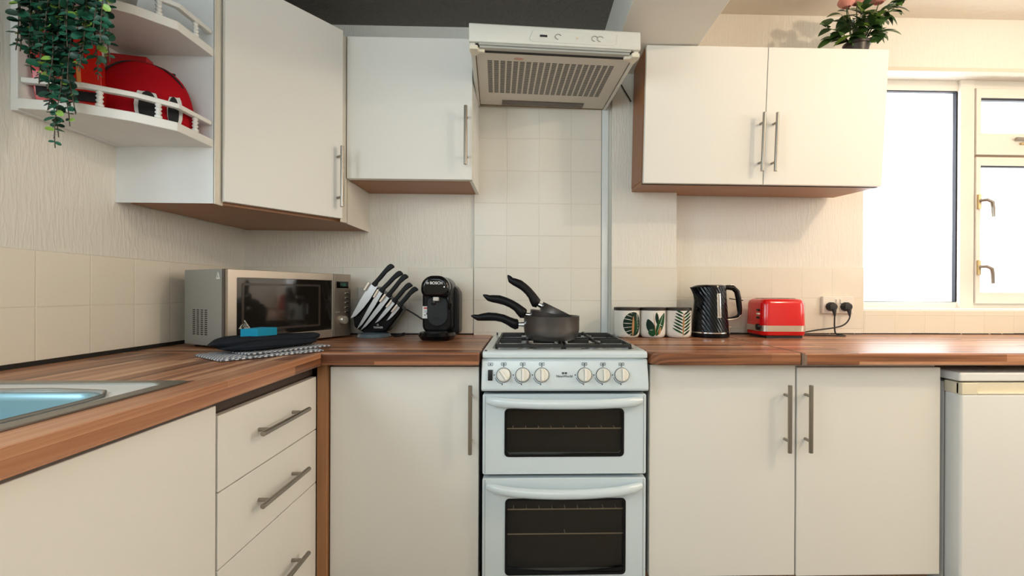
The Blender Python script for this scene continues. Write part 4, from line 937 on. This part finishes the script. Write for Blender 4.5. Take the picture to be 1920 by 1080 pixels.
for i in range(30):
    x_ = .060+.215*(i+.5)/30+rn2.uniform(-.006, .006); low = 1.60+.06*abs((x_-.15)/.1)**1.5+rn2.uniform(-.02, .07)
    strand(x_, -.975+rn2.uniform(-.03, .02), low, rn2.uniform(-.05, .05), size=.98, pale=.02)
obj('stems', stm, M_stem, tp_); obj('green_leaves', lv, M_lf, tp_); obj('dark_leaves', ld, M_lf2, tp_); obj('lime_leaves', lp, M_pale, tp_)

# ------------------------------------------------------------------ potted flowering plant on the right cabinet
fp = thing('potted_rose', 'artificial plant with pink blooms in a dark pot on the right wall cabinet', 'plant', (2.735, -.16, 2.122))
fo = Vector((2.735, -.16, 2.122)); rnd = random.Random(21)
obj('pot', B().lathe([(.001, 0), (.036, 0), (.048, .066), (.052, .068), (.053, .080), (.048, .080), (.046, .066), (.001, .066)], (0, 0, 0), 32), mat('dark_brown_pot', (.035, .028, .026), .4), fp)
fs_, fl, fl2, fl3, bl = B(), B(), B(), B(), B()
def pleaf(mb, p, d, nrm, L, w):
    d = d.normalized(); s_ = d.cross(nrm).normalized(); n_ = s_.cross(d); rows = []
    for i in range(7):
        q = i/6; ww = w*(math.sin(PI*q**.8)**.9 if 0 < i < 6 else .02); c_ = p+d*L*q-n_*L*.25*q*q
        rows.append([c_-s_*ww+n_*ww*.25, c_, c_+s_*ww+n_*ww*.25])
    mb.loft(rows, False, False)
ends = [(-.17, -.02, .14), (-.12, .0, .10), (-.10, -.03, .19), (-.05, -.04, .15), (.0, -.05, .21), (.05, -.04, .17), (.10, -.03, .20), (.14, .0, .14), (.20, -.02, .26), (.13, -.05, .24), (-.03, .02, .24), (.05, .03, .25), (-.07, -.05, .09), (.08, -.05, .10), (.02, -.07, .13), (-.02, -.06, .19), (.17, -.03, .23)]
for ex, ey, ez in ends:
    e = Vector((ex*.9, ey, ez)); s0 = Vector((ex*.12, 0, .066)); md = (s0+e)/2+Vector((-ex*.1, 0, .02)); pts = [s0, (s0+md)/2, md, (md+e)/2, e]
    fs_.tube(pts, [.0022, .002, .0018, .0015, .001], 6)
    for k_ in range(7):
        p = pts[2]+(e-pts[2])*(k_/6) if k_ else pts[1]
        d = Vector((rnd.uniform(-1, 1)+ex*4, rnd.uniform(-.8, .3), rnd.uniform(-.6, .5)))
        mb = (fl, fl2, fl3)[0 if rnd.random() < .5 else (1 if rnd.random() < .8 else 2)]
        pleaf(mb, p, d, Vector((rnd.uniform(-.5, .5), -.7, .8)), rnd.uniform(.048, .074), rnd.uniform(.017, .025))
for cx_, cy_, cz_, r_ in ((-.075, -.04, .235, .030), (.075, -.03, .262, .034), (.0, .0, .275, .03)):
    for ly in range(3):
        n_ = (4, 5, 6)[ly]
        for i in range(n_):
            a = 2*PI*i/n_+ly*.5; rr = r_*(.35+.33*ly)
            ring = []
            for q in range(6):
                v = q/5; ring.append([Vector((cx_+math.cos(a+s2)*rr*(.5+.6*math.sin(v*2)), cy_+math.sin(a+s2)*rr*(.5+.6*math.sin(v*2)), cz_-.02+v*r_*(1.5-.25*ly)*(1-.1*abs(s2)))) for s2 in (-.6, -.3, 0, .3, .6)])
            bl.loft(ring, False, False)
    fs_.tube([(cx_*.2, 0, .066), (cx_*.7, cy_*.5, .15), (cx_, cy_, cz_-.02)], .0022, 6)
obj('stems', fs_, mat('rose_stem', (.05, .09, .02), .6), fp)
obj('leaves', fl, mat('rose_leaf', (.05, .12, .022), .4, var=.4, bscale=25), fp); obj('dark_leaves', fl2, mat('rose_leaf_dark', (.028, .07, .018), .4), fp); obj('light_leaves', fl3, mat('rose_leaf_light', (.14, .24, .03), .4), fp)
obj('blooms', bl, mat('pink_petals', (.78, .33, .28), .6), fp)
